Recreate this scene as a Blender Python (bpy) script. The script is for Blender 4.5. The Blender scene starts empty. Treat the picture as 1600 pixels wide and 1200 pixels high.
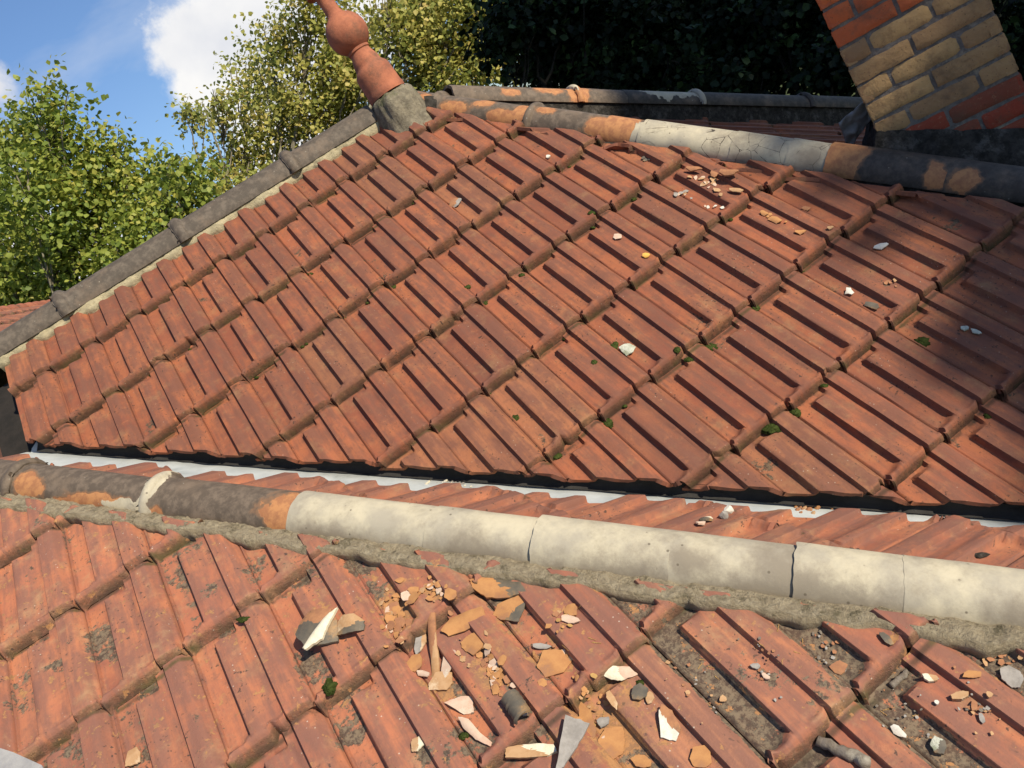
import bpy, bmesh, math, random
import numpy as np
from mathutils import Vector, Matrix, noise
from mathutils.bvhtree import BVHTree

random.seed(7)
rng = np.random.default_rng(11)
C = bpy.context.scene.collection
SC = bpy.context.scene
V = Vector

# ------------------------------------------------------------------ camera
F = 1255.1
RW = ((0.795759, -0.296705, -0.527952), (-0.576443, -0.103786, -0.81052), (0.185691, 0.949313, -0.253622))
CW = V((-0.79058, -2.168036, 0.839643))
cam = bpy.data.cameras.new("camera"); cam_o = bpy.data.objects.new("camera", cam); C.objects.link(cam_o)
cam.sensor_width = 36; cam.lens = F / 1600 * 36; cam.clip_start = 0.02; cam.clip_end = 3000
r0, r1, r2 = (V(r) for r in RW)
mw = Matrix((r0, -r1, -r2)).transposed().to_4x4(); mw.translation = CW
cam_o.matrix_world = mw
SC.camera = cam_o

# ------------------------------------------------------------------ light
SUN = V((.45, -.68, .55)).normalized()
SKY_STRENGTH = 0.050
sun = bpy.data.lights.new("sun", 'SUN'); sun.energy = 5.0; sun.angle = math.radians(0.5); sun.color = (1.0, 0.90, 0.72)
sun_o = bpy.data.objects.new("sun", sun); C.objects.link(sun_o)
sun_o.rotation_euler = (-SUN).to_track_quat('-Z', 'Y').to_euler(); sun_o.location = SUN * 30
SC.view_settings.view_transform = 'Standard'; SC.view_settings.look = 'None'
SC.view_settings.exposure = 0.40; SC.view_settings.gamma = 1.0

def ray(px, py):
    d = r0 * ((px - 800) / F) + r1 * ((py - 600) / F) + r2
    return d.normalized()
def at(px, py, depth):
    return CW + (r0 * ((px - 800) / F) + r1 * ((py - 600) / F) + r2) * depth
def hit(px, py, o, n):
    d = ray(px, py); return CW + d * ((o - CW).dot(n) / d.dot(n))

W = bpy.data.worlds.new("World"); SC.world = W; W.use_nodes = True
def build_world():
    nt = W.node_tree; N = nt.nodes; L = nt.links; N.clear()
    out = N.new('ShaderNodeOutputWorld'); bg = N.new('ShaderNodeBackground')
    sky = N.new('ShaderNodeTexSky'); sky.sky_type = 'NISHITA'; sky.sun_disc = False
    sky.sun_elevation = math.asin(SUN.z); sky.sun_rotation = math.atan2(SUN.x, SUN.y)
    sky.air_density = 1.2; sky.dust_density = 0.6; sky.ozone_density = 2.0
    bg.inputs['Strength'].default_value = SKY_STRENGTH
    tc = N.new('ShaderNodeTexCoord')
    def math_(op, a, b=None, clamp=False):
        m = N.new('ShaderNodeMath'); m.operation = op; m.use_clamp = clamp
        for i, x in enumerate((a, b)):
            if x is None: continue
            if isinstance(x, (int, float)): m.inputs[i].default_value = x
            else: L.new(x, m.inputs[i])
        return m.outputs[0]
    n1 = N.new('ShaderNodeTexNoise'); n1.inputs['Scale'].default_value = 5.5; n1.inputs['Detail'].default_value = 9; n1.inputs['Roughness'].default_value = .62
    L.new(tc.outputs['Generated'], n1.inputs['Vector'])
    n2 = N.new('ShaderNodeTexNoise'); n2.inputs['Scale'].default_value = 2.2; n2.inputs['Detail'].default_value = 6; n2.inputs['Roughness'].default_value = .6
    mp = N.new('ShaderNodeMapping'); mp.inputs['Scale'].default_value = (1, 1, 3); mp.inputs['Location'].default_value = (3.1, .4, 1.7)
    L.new(tc.outputs['Generated'], mp.inputs[0]); L.new(mp.outputs[0], n2.inputs['Vector'])
    total = None
    # cumulus banks given as directions in the sky with an angular size
    for (px, py, rad, amp) in ((345, 90, .085, 1.0), (400, 40, .075, 1.0), (300, 130, .05, .8), (450, 110, .09, .9), (590, 40, .06, .8), (0, 135, .05, .5),
                               (210, 190, .05, .38), (330, 215, .06, .35), (40, 460, .16, .8), (470, 250, .12, .7)):
        d = ray(px, py)
        dp = N.new('ShaderNodeVectorMath'); dp.operation = 'DISTANCE'
        L.new(tc.outputs['Generated'], dp.inputs[0]); dp.inputs[1].default_value = d
        v = math_('MULTIPLY', math_('SUBTRACT', 1.0, math_('DIVIDE', dp.outputs['Value'], rad * 1.5), True), amp)
        total = v if total is None else math_('MAXIMUM', total, v)
    puff = math_('ADD', total, math_('MULTIPLY', math_('SUBTRACT', n1.outputs['Fac'], .5), 1.25))
    mr = N.new('ShaderNodeMapRange'); mr.interpolation_type = 'SMOOTHSTEP'; mr.inputs['From Min'].default_value = .26; mr.inputs['From Max'].default_value = .46
    L.new(puff, mr.inputs['Value'])
    thin = N.new('ShaderNodeMapRange'); thin.inputs['From Min'].default_value = .48; thin.inputs['From Max'].default_value = .8; thin.inputs['To Max'].default_value = .5
    L.new(n2.outputs['Fac'], thin.inputs['Value'])
    mask = math_('MAXIMUM', mr.outputs[0], thin.outputs[0], True)
    shade = N.new('ShaderNodeMix'); shade.data_type = 'RGBA'
    n3 = N.new('ShaderNodeTexNoise'); n3.inputs['Scale'].default_value = 9; n3.inputs['Detail'].default_value = 5
    L.new(tc.outputs['Generated'], n3.inputs['Vector'])
    r3 = N.new('ShaderNodeMapRange'); r3.inputs['From Min'].default_value = .38; r3.inputs['From Max'].default_value = .62
    L.new(n3.outputs['Fac'], r3.inputs['Value']); L.new(r3.outputs[0], shade.inputs['Factor'])
    k = 0.075 / SKY_STRENGTH
    shade.inputs['A'].default_value = (7.6 * k, 7.8 * k, 8.4 * k, 1); shade.inputs['B'].default_value = (9.8 * k, 9.7 * k, 9.6 * k, 1)
    tint = N.new('ShaderNodeMix'); tint.data_type = 'RGBA'; tint.blend_type = 'MULTIPLY'; tint.inputs['Factor'].default_value = 1
    tint.inputs['B'].default_value = (1.4, 1.66, 2.1, 1); L.new(sky.outputs[0], tint.inputs['A'])
    mx = N.new('ShaderNodeMix'); mx.data_type = 'RGBA'
    L.new(mask, mx.inputs['Factor']); L.new(tint.outputs['Result'], mx.inputs['A']); L.new(shade.outputs['Result'], mx.inputs['B'])
    L.new(mx.outputs['Result'], bg.inputs['Color']); L.new(bg.outputs[0], out.inputs[0])
build_world()

# ------------------------------------------------------------------ material helpers
class Mat:
    def __init__(s, name, rough=.85, spec=.3):
        s.m = bpy.data.materials.new(name); s.m.use_nodes = True; s.nt = s.m.node_tree; s.N = s.nt.nodes; s.L = s.nt.links
        s.b = s.N['Principled BSDF']; s.b.inputs['Roughness'].default_value = rough
        s.b.inputs['Specular IOR Level'].default_value = spec
        s.tc = s.N.new('ShaderNodeTexCoord')
    def _in(s, sock, x):
        if x is None: return
        if isinstance(x, (int, float)): sock.default_value = x
        elif isinstance(x, tuple): sock.default_value = x if len(x) == 4 or sock.type == 'VECTOR' else x + (1,)
        else: s.L.new(x, sock)
    def attr(s, name):
        a = s.N.new('ShaderNodeAttribute'); a.attribute_name = name
        sp = s.N.new('ShaderNodeSeparateColor'); s.L.new(a.outputs['Color'], sp.inputs[0])
        return a.outputs['Color'], sp.outputs[0], sp.outputs[1], sp.outputs[2]
    def math(s, op, a, b=None, clamp=False, c=None):
        m = s.N.new('ShaderNodeMath'); m.operation = op; m.use_clamp = clamp
        s._in(m.inputs[0], a); s._in(m.inputs[1], b); s._in(m.inputs[2], c); return m.outputs[0]
    def noise(s, scale, detail=4, rough=.6, vec=None, dist=0):
        n = s.N.new('ShaderNodeTexNoise'); n.inputs['Scale'].default_value = scale; n.inputs['Detail'].default_value = detail
        n.inputs['Roughness'].default_value = rough; n.inputs['Distortion'].default_value = dist
        s.L.new(vec or s.tc.outputs['Object'], n.inputs['Vector']); return n.outputs['Fac']
    def voro(s, scale, feature='F1', vec=None):
        n = s.N.new('ShaderNodeTexVoronoi'); n.inputs['Scale'].default_value = scale; n.feature = feature
        s.L.new(vec or s.tc.outputs['Object'], n.inputs['Vector']); return n.outputs['Distance']
    def rng(s, x, a, b, lo=0, hi=1, smooth=True):
        m = s.N.new('ShaderNodeMapRange'); m.interpolation_type = 'SMOOTHSTEP' if smooth else 'LINEAR'
        s._in(m.inputs['Value'], x); m.inputs['From Min'].default_value = a; m.inputs['From Max'].default_value = b
        m.inputs['To Min'].default_value = lo; m.inputs['To Max'].default_value = hi; return m.outputs[0]
    def mix(s, f, a, b, mode='MIX'):
        m = s.N.new('ShaderNodeMix'); m.data_type = 'RGBA'; m.blend_type = mode
        s._in(m.inputs['Factor'], f); s._in(m.inputs['A'], a); s._in(m.inputs['B'], b); return m.outputs['Result']
    def mapping(s, vec, scale):
        m = s.N.new('ShaderNodeMapping'); m.inputs['Scale'].default_value = scale; s.L.new(vec, m.inputs[0]); return m.outputs[0]
    def color(s, x): s._in(s.b.inputs['Base Color'], x)
    def bump(s, h, dist=.003, strength=.6):
        b = s.N.new('ShaderNodeBump'); b.inputs['Distance'].default_value = dist; b.inputs['Strength'].default_value = strength
        s.L.new(h, b.inputs['Height']); s.L.new(b.outputs[0], s.b.inputs['Normal'])

def tile_material(name, lichen=0.0, dust=.35, soot=0.0, tone=1.0, clay_dust=()):
    M = Mat(name, .82, .22)
    tuv, tu, tv_, _ = M.attr('tuv'); _, rnd, rib, nose = M.attr('tdat')
    base = M.mix(rnd, (.375, .130, .070), (.225, .078, .052))
    n_big = M.noise(7, 5)
    base = M.mix(M.rng(n_big, .35, .65), base, (.39, .140, .068))
    st = M.mapping(tuv, (7, 1.6, 1))
    base = M.mix(M.rng(M.math('FRACT', M.math('MULTIPLY', rnd, 7.31)), .70, .95, 0, .5), base, (.165, .066, .050))
    base = M.mix(M.rng(M.math('FRACT', M.math('MULTIPLY', rnd, 13.7)), .80, .98, 0, .45), base, (.36, .18, .095))
    streak = M.math('ADD', M.math('MULTIPLY', M.noise(1.6, 6, .6, st), .6), M.math('MULTIPLY', M.noise(16, 6, .65), .4))
    brown = M.math('MULTIPLY', M.rng(M.math('ADD', streak, M.math('MULTIPLY', rib, .10)), .43, .66), .85)
    base = M.mix(brown, base, (.185, .085, .062))
    med = M.noise(26, 6, .7)
    base = M.mix(M.rng(med, .56, .75, 0, .55), base, (.43, .175, .085))
    base = M.mix(M.rng(M.noise(55, 5, .75), .52, .72, 0, .55), base, (.17, .085, .06))
    # sandy dust and pale bloom at the noses and in patches
    du = M.math('ADD', M.math('MULTIPLY', nose, .10), M.noise(11, 6, .7))
    base = M.mix(M.math('MULTIPLY', M.rng(du, .52, .78), dust * 1.7, True), base, (.37, .225, .115))
    rough_nose = M.math('MULTIPLY', M.rng(nose, .3, .9), M.rng(M.noise(70, 5, .8), .34, .6))
    base = M.mix(M.math('MULTIPLY', rough_nose, .6), base, (.12, .070, .042))
    # black spots
    sp = M.math('MULTIPLY', M.rng(M.noise(95, 3, .55), .62, .68), M.rng(M.noise(7, 3, .6), .47, .60))
    base = M.mix(M.math('MULTIPLY', sp, .85), base, (.05, .036, .03))
    pale = M.math('MULTIPLY', M.rng(M.voro(60), .13, .06), M.rng(M.noise(5, 3), .5, .6))
    base = M.mix(M.math('MULTIPLY', pale, .6), base, (.5, .42, .34))
    if lichen:
        l1 = M.math('ADD', M.noise(6.5, 4, .6), M.math('MULTIPLY', M.noise(60, 4, .8), .45))
        l1 = M.math('SUBTRACT', l1, M.math('MULTIPLY', rib, .10))
        if soot:
            sx = M.N.new('ShaderNodeSeparateXYZ'); M.L.new(M.tc.outputs['Object'], sx.inputs[0])
            fld = M.math('MULTIPLY', M.rng(sx.outputs[0], -1.0, -.45), M.rng(rib, .75, .35))
            l1 = M.math('ADD', l1, M.math('MULTIPLY', fld, soot))
        lm = M.rng(l1, .86 - lichen, .90 - lichen)
        base = M.mix(M.math('MULTIPLY', lm, .9), base, M.mix(M.rng(M.noise(90, 4, .8), .4, .6), (.045, .038, .030), (.15, .12, .08)))
    # joints collect dark dirt
    edge = M.math('ABSOLUTE', M.math('SUBTRACT', M.math('FRACT', tu), .5))
    base = M.mix(M.rng(edge, .482, .495, 0, .3), base, (.12, .06, .04))
    fv = M.math('FRACT', tv_)
    lapd = M.math('MULTIPLY', M.rng(M.math('MINIMUM', fv, M.math('SUBTRACT', 1, fv)), .032, .004), M.rng(M.noise(18, 4, .7), .30, .52))
    base = M.mix(M.math('MULTIPLY', lapd, .75), base, M.mix(M.rng(M.noise(9, 3), .5, .6), (.05, .034, .022), (.06, .055, .02)))
    for c_, rad in clay_dust:          # ochre dust and crumbs rubbed into the tiles where the clay has flaked
        dn_ = M.N.new('ShaderNodeVectorMath'); dn_.operation = 'DISTANCE'; M.L.new(M.tc.outputs['Object'], dn_.inputs[0]); dn_.inputs[1].default_value = c_
        fld = M.math('ADD', M.rng(dn_.outputs['Value'], rad * 1.25, 0, 0, .42, False), M.math('MULTIPLY', M.math('SUBTRACT', M.noise(32, 5, .7), .5), 1.5))
        base = M.mix(M.math('MULTIPLY', M.rng(fld, .17, .24), M.rng(rib, .98, .7, .35, 1)), base, M.mix(M.rng(M.noise(90, 3, .7), .42, .6), (.34, .165, .068), (.24, .125, .062)))
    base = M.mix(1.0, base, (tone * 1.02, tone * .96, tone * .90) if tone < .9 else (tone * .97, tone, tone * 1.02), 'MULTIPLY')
    M.color(base)
    h = M.math('ADD', M.math('MULTIPLY', M.noise(120, 5, .75), .6), M.math('MULTIPLY', M.noise(28, 4, .6), .5))
    h = M.math('ADD', h, M.math('MULTIPLY', M.noise(2.2, 6, .6, st), .15))
    h = M.math('ADD', h, M.math('MULTIPLY', M.math('MULTIPLY', M.noise(240, 3, .8), rough_nose), 1.2))
    M.bump(h, .004, .55)
    return M.m

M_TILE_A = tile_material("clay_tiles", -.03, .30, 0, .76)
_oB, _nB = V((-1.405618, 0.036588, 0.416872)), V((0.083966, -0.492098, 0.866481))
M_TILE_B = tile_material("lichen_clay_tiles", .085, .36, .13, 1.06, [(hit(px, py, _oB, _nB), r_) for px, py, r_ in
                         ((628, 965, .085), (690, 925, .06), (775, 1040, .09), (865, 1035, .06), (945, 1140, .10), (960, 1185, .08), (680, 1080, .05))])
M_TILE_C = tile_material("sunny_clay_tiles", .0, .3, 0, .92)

def cap_material(name, dark=(.085, .064, .047), crack=0):
    # pch: r = bare ochre clay field, g = cream whitewash field, b = grime field
    M = Mat(name, .72, .35)
    _, oc, cr, gr = M.attr('pch')
    n = M.noise(34, 6, .7); nb = M.noise(9, 5, .65)
    col = M.mix(M.rng(n, .4, .65), dark, tuple(x * 1.75 for x in dark))
    col = M.mix(M.rng(nb, .5, .7, 0, .6), col, (.16, .115, .08))
    col = M.mix(M.math('MULTIPLY', M.rng(M.voro(45), .12, .06), M.rng(nb, .5, .6)), col, (.30, .27, .22))
    ragged = M.math('ADD', M.math('MULTIPLY', M.math('SUBTRACT', M.noise(17, 3, .5), .5), 1.1), M.math('MULTIPLY', M.math('SUBTRACT', M.noise(70, 3, .6), .5), .2))
    col = M.mix(M.rng(M.math('ADD', oc, ragged), .34, .50, 0, .75), col, (.20, .105, .055))
    om = M.rng(M.math('ADD', oc, ragged), .5, .54)
    col = M.mix(om, col, M.mix(M.rng(n, .4, .62), (.40, .185, .075), (.28, .12, .055)))
    cm = M.rng(M.math('ADD', cr, ragged), .5, .54)
    cream = M.mix(M.rng(nb, .35, .65), (.47, .415, .30), (.33, .295, .23))
    cream = M.mix(M.rng(M.noise(60, 5, .8), .55, .75, 0, .35), cream, (.30, .27, .2))
    grime = M.rng(M.math('ADD', M.math('MULTIPLY', gr, 1.0), M.math('MULTIPLY', M.math('SUBTRACT', M.math('ADD', M.math('MULTIPLY', M.noise(6, 7, .72), .7), M.math('MULTIPLY', M.noise(30, 6, .75), .3)), .44), 3.4)), .0, 1.05)
    cream = M.mix(M.math('MULTIPLY', grime, .86), cream, (.19, .158, .118))
    cream = M.mix(M.rng(M.math('MULTIPLY', M.rng(M.voro(38), .16, .06), M.rng(M.noise(8, 3), .48, .56)), 0, 1, 0, .8), cream, (.10, .08, .055))
    if crack:
        ck = M.voro(14, 'DISTANCE_TO_EDGE', M.mapping(M.tc.outputs['Object'], (1, 1, 1)))
        wob = M.math('ADD', ck, M.math('MULTIPLY', M.math('SUBTRACT', M.noise(50, 4, .8), .5), .05))
        ckm = M.math('MULTIPLY', M.rng(wob, .012, .004), M.rng(M.noise(6, 3), .46, .52))
        cream = M.mix(ckm, cream, (.05, .04, .03))
    col = M.mix(cm, col, cream)
    M.color(col)
    h = M.math('ADD', M.math('MULTIPLY', M.noise(80, 5, .7), .5), M.math('MULTIPLY', M.math('SUBTRACT', cm, M.math('MULTIPLY', om, 1)), .5))
    M.bump(h, .003, .5)
    return M.m
M_CAP = cap_material("glazed_ridge_clay"); M_CAPC = cap_material("whitewashed_ridge_clay", crack=1)
M_CAPS = cap_material("shaded_dark_ridge_clay", (.040, .032, .026)); M_CAPG = cap_material("grey_ridge_clay", (.070, .056, .043))  # M_CAPS: dark glaze with the hips' cast shade put into its colour

def simple(name, c1, c2, scale=20, rough=.85, bump=.004, spec=.3, c3=None, bs=60, strength=.7):
    M = Mat(name, rough, spec)
    col = M.mix(M.rng(M.noise(scale, 6, .7), .35, .65), c1, c2)
    if c3: col = M.mix(M.rng(M.noise(scale * .37, 6, .75), .5, .68), col, c3)
    M.color(col); M.bump(M.noise(bs, 6, .75), bump, strength); return M.m
M_MORT = simple("mossy_mortar", (.30, .245, .165), (.42, .35, .24), 60, .95, .016, .1, (.16, .135, .085), 95, 1)
M_MORTC = simple("cream_mortar", (.42, .36, .23), (.30, .26, .17), 30, .95, .008, .1, (.16, .14, .09), 60, .9)
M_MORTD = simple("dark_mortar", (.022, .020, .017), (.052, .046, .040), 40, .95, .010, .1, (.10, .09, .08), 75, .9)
M_MORTG = simple("grey_mortar", (.15, .13, .098), (.27, .235, .17), 22, .95, .018, .1, (.13, .13, .07), 60, .9)
M_TERRA = simple("terracotta", (.38, .135, .072), (.25, .088, .052), 9, .82, .003, .25, (.15, .075, .05), 70, .8)
M_ZINC = simple("zinc_sheet", (.36, .38, .38), (.46, .48, .47), 5, .55, .002, .4, (.25, .27, .26), 8, .25)
M_LEAD = simple("lead_sheet", (.22, .215, .22), (.32, .31, .30), 10, .6, .004, .4, None, 30, .5)
M_DECK = simple("roof_boarding", (.012, .010, .008), (.02, .016, .013), 20)
M_ROOFBLACK = simple("bitumen_and_shade", (.018, .017, .016), (.03, .028, .026), 8)  # bitumen of the flat roof, and the painted shade strip in the valley
M_WALL = simple("dark_brick_wall", (.14, .06, .04), (.09, .045, .035), 12)
M_OCHRE = simple("ochre_clay_flake", (.40, .20, .08), (.33, .155, .065), 30, .85, .001, .15, (.27, .14, .08), 120, .3)
M_OCHREP = simple("pale_ochre_flake", (.42, .26, .14), (.34, .19, .09), 30, .8, .001, .2, (.55, .42, .28), 120, .3)
M_BROWN = simple("brown_clay_flake", (.26, .12, .065), (.36, .17, .08), 30, .8, .001, .2, (.15, .09, .06), 120, .3)
M_PINK = simple("pinkish_white_flake", (.50, .38, .29), (.46, .30, .22), 40, .85, .001, .2, (.54, .47, .37), 150, .4)
M_CREAM = simple("cream_flake", (.66, .60, .46), (.55, .49, .36), 60, .9, .002, .2, None, 150, .6)
M_GREYF = simple("grey_flake", (.30, .275, .25), (.22, .20, .18), 40, .8, .002, .2, None, 150, .5)
M_DARKF = simple("dark_glazed_flake", (.085, .075, .06), (.13, .105, .075), 30, .6, .001, .3, (.30, .17, .07), 120, .3)
M_WHITE = simple("white_plaster_flake", (.60, .57, .50), (.48, .45, .38), 60, .9, .002, .2, None, 150, .5)
M_MOSS = simple("moss", (.035, .05, .012), (.075, .095, .025), 60, .98, .01, .05, None, 200, 1)
M_BARK = simple("bark", (.20, .17, .14), (.12, .095, .07), 40, .9, .004, .2, (.30, .27, .22), 100, .8)
M_TRUNK = simple("tree_bark", (.20, .18, .13), (.12, .10, .07), 4, .95, .02, .1, (.30, .28, .2), 20, .8)
M_TRUNKD = simple("shaded_tree_bark", (.02, .018, .014), (.035, .03, .022), 4, .95, .02, .1)  # near-black copy of the bark, carrying the evergreens' shade in its colour
M_LEAFDRY = simple("dry_leaf", (.40, .24, .08), (.28, .16, .06), 40, .8, .001)
M_LEAFY = simple("yellow_leaf", (.62, .36, .08), (.55, .30, .06), 40, .8, .001)
M_GROUND = simple("garden_grass", (.05, .07, .025), (.09, .10, .04), 1.5, .98, .02, .1, None, 12)
M_LICH = simple("pale_lichen", (.50, .50, .42), (.36, .37, .29), 60, .95, .004, .1, (.20, .22, .13), 150, 1)

# ------------------------------------------------------------------ object helpers
def link(name, me, parent=None, mat=None):
    o = bpy.data.objects.new(name, me); C.objects.link(o)
    if parent: o.parent = parent
    if mat and me: me.materials.append(mat)
    return o
def tag(o, label=None, cat=None, group=None, kind=None):
    if label: o['label'] = label
    if cat: o['category'] = cat
    if group: o['group'] = group
    if kind: o['kind'] = kind
    return o
def bm_obj(name, bm, mat, parent=None, smooth=True):
    me = bpy.data.meshes.new(name); bm.to_mesh(me); bm.free()
    if smooth: me.polygons.foreach_set('use_smooth', [True] * len(me.polygons))
    return link(name, me, parent, mat)
def empty(name, loc=(0, 0, 0)):
    o = bpy.data.objects.new(name, None); C.objects.link(o); o.location = loc; o.empty_display_size = .1; return o
def solid(o, t, off=-1, split=50):
    s = o.modifiers.new('thickness', 'SOLIDIFY'); s.thickness = t; s.offset = off
    if split:
        e = o.modifiers.new('split', 'EDGE_SPLIT'); e.split_angle = math.radians(split)
    return o
def nz(p, s=1.0): return noise.noise(V(p) * s)
def sstep(a, b, x):
    t = np.clip((x - a) / (b - a), 0, 1); return t * t * (3 - 2 * t)

# ------------------------------------------------------------------ interlocking clay tiles
RU = [0, .02, .035, .05, .265, .285, .30, .31, .40, .42, .47, .52, .57, .655, .675, .69, .70, .87, .89, .93, .955, .972, .985, 1.0, 1.03]
RH = [.05, .30, .32, .02, .00, .12, .88, 1.0, .99, .95, .78, .66, .60, .58, .64, 1.12, 1.28, 1.28, 1.2, .84, .55, .42, .32, -.10, -.32]
def tile_heights(nu, nv, g_frac):
    if nu > 26:
        us = sorted(set(RU + [(RU[i] + RU[i + 1]) / 2 for i in range(len(RU) - 1) if RU[i + 1] - RU[i] > .04] + [.10, .20, .35, .61, .75, .80]))
    else: us = RU
    u = np.array(us)
    vs = np.array([-.05, 0, .05, .075, .095, .13, .3, .5, .70, .84, .87, .888, .904, .92, .934, .946, .956, .966, .974, .982, .991, 1.0])
    if nv <= 14: vs = np.array([-.05, 0, .06, .09, .5, .82, .87, .905, .935, .96, .98, 1.0])
    R = np.interp(u, RU, RH)
    U, Vv = np.meshgrid(u, vs)
    R = np.tile(R, (len(vs), 1))
    centre = (U > .27) & (U < .56)
    R = np.where(centre, R * sstep(.055, .095, Vv), R)
    lip = sstep(.885, .948, Vv + .03 * np.exp(-((U - .27) / .03) ** 2) + .02 * np.exp(-((U - .05) / .02) ** 2)) * 1.0
    lip = lip * (1 - .35 * np.exp(-((U - .665) / .014) ** 2))
    lip = np.where(U > .955, 0, lip)
    Rm = np.maximum(R, lip)
    H = .0212
    h = .003 + .021 * np.clip(Vv, 0, 1) + H * Rm
    strong = sstep(.66, .70, U) * (1 - sstep(.95, .99, U))
    bottom = .0035 + .0255 * strong
    q = np.clip((Vv - .925) / .075, 0, 1); drop = np.where(q < .55, .28 * (q / .55) ** 2, .28 + (q - .55) / .45 * .72)
    qs = np.clip((Vv - .93) / .07, 0, 1); ds = np.where(qs < .6, .16 * (qs / .6) ** 2, .16 + (qs - .6) / .4 * .84); drop = drop * (1 - strong) + ds * strong
    h = h * (1 - drop) + bottom * drop
    vend = 1 + .045 * np.exp(-((U - .02) / .03) ** 2) - .012 * strong - .045 * np.exp(-((U - .668) / .012) ** 2)
    VV = np.where(Vv > 0, Vv * (1 + (vend - 1) * np.clip((Vv - .6) / .4, 0, 1)), Vv)
    nose = sstep(.955, .975, Vv)
    return U, VV, h, Rm, nose
def make_slope(name, O, e1, e2, n, w, g, cols, rows, cuts, mat, parent, hi=False, jit=1.0, seed=1):
    U, VV, h, Rm, nose = tile_heights(40 if hi else 20, 20 if hi else 14, 0)
    nv, nu = U.shape
    r = np.random.default_rng(seed)
    O, e1, e2, n = (np.array(x) for x in (O, e1, e2, n))
    verts = []; faces = []; tuv = []; td = []
    base = 0
    idx = np.arange(nv * nu).reshape(nv, nu)
    q = np.stack([idx[:-1, :-1], idx[:-1, 1:], idx[1:, 1:], idx[1:, :-1]], -1).reshape(-1, 4)
    for j in rows:
        for i in cols:
            a = r.normal(0, .0045) * jit; du = r.normal(0, .007) * jit; dv = r.normal(0, .012) * jit; dh = r.normal(0, .0010) * jit; tl = r.normal(0, .0014) * jit; rr = r.random()
            uu = (i + U) * w; ss = (j - 1 + VV) * g
            cu, cs = (i + .5) * w, (j - .5) * g
            x = uu - cu; y = ss - cs
            x2 = x * math.cos(a) - y * math.sin(a) + cu + du * w; y2 = x * math.sin(a) + y * math.cos(a) + cs + dv * g
            hh = h + dh + tl * (U - .5)
            chc = r.random(); cha = r.uniform(.01, .05) if r.random() < .4 else 0
            if r.random() < .06: y2 = y2 + r.uniform(.006, .014); hh = hh + .003 * np.clip(VV, 0, 1)
            y2 = y2 - cha * g * np.exp(-((U - chc) / .035) ** 2) * np.clip((VV - .82) / .18, 0, 1)
            hh = hh + .0007 * np.sin(U * 23 + i * 3 + VV * 9 + j * 5) + r.normal(0, .00022, U.shape)
            ctr = O + e1 * cu + e2 * cs
            if any((ctr - np.array(cp)) @ np.array(cn) > .36 for cp, cn in cuts): continue
            P = O + x2[..., None] * e1 + y2[..., None] * e2 + hh[..., None] * n
            verts.append(P.reshape(-1, 3)); faces.append(q + base); base += nv * nu
            tuv.append(np.stack([i + U, (j + VV), np.full(U.shape, rr * 37)], -1).reshape(-1, 3))
            td.append(np.stack([np.full(U.shape, rr), np.clip(Rm, 0, 1), nose], -1).reshape(-1, 3))
    Vt = np.concatenate(verts); Fc = np.concatenate(faces); T = np.concatenate(tuv); D = np.concatenate(td)
    me = bpy.data.meshes.new(name)
    me.vertices.add(len(Vt)); me.vertices.foreach_set('co', Vt.ravel())
    me.loops.add(Fc.size); me.loops.foreach_set('vertex_index', Fc.ravel().astype(np.int32))
    me.polygons.add(len(Fc)); me.polygons.foreach_set('loop_start', np.arange(0, Fc.size, 4, dtype=np.int32)); me.polygons.foreach_set('loop_total', np.full(len(Fc), 4, dtype=np.int32))
    me.update(calc_edges=True)
    for nm, A_ in (('tuv', T), ('tdat', D)):
        at_ = me.attributes.new(nm, 'FLOAT_COLOR', 'POINT'); at_.data.foreach_set('color', np.c_[A_, np.ones(len(A_))].astype(np.float32).ravel())
    bm = bmesh.new(); bm.from_mesh(me)
    for cp, cn in cuts:
        bmesh.ops.bisect_plane(bm, geom=bm.verts[:] + bm.edges[:] + bm.faces[:], plane_co=V(cp), plane_no=V(cn), clear_outer=True)
    bmesh.ops.recalc_face_normals
    bm.to_mesh(me)
    tree = BVHTree.FromBMesh(bm); bm.free()
    me.polygons.foreach_set('use_smooth', [True] * len(me.polygons))
    o = link(name, me, parent, mat)
    # face normals must look outward for the thickness to go inward
    if me.polygons[0].normal.dot(V(n)) < 0: me.flip_normals()
    solid(o, .013, -1, 48)
    return o, tree

nA = V((0, -0.601815, 0.798636)); eA1 = V((1, 0, 0)); eA2 = V((0, -0.798636, -0.601815)); oA = V((0, 0, 0))
oB = V((-1.405618, 0.036588, 0.416872)); eB1 = V((0.995876, 0.071422, -0.055943)); eB2 = V((0.034356, -0.867605, -0.496066)); nB = V((0.083966, -0.492098, 0.866481))
axN = V((-0.83984877, -0.2471705, 0.2008925)); dN = V((1.465, -1.447, -.964)).normalized()      # near hip
nC = V((0.50930352, -0.0564542, 0.85873328)).normalized(); eC2 = V((.83, .293, -.473)).normalized(); eC2 = (eC2 - nC * eC2.dot(nC)).normalized(); eC1 = nC.cross(eC2).normalized()
vDir = nA.cross(nC).normalized()
if vDir.x < 0: vDir = -vDir
vPt = V((-1.0, 0.454, 0.342))
h1P = V((.382, 1.212, .913)); h1D = V((.792, -1.464, -1.103)).normalized()                         # hip between main slope and gable slope
apex = V((0.197, 1.504, 1.133))
h2D = V((1, .2, -.56)).normalized()
nD = h1D.cross(h2D).normalized()
if nD.z < 0: nD = -nD
G = .3383; TW = .2

house = empty("tiled_house"); tag(house, "old house with weathered clay tile roofs, capped hips, brick chimney and terracotta finial", "house")

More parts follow.
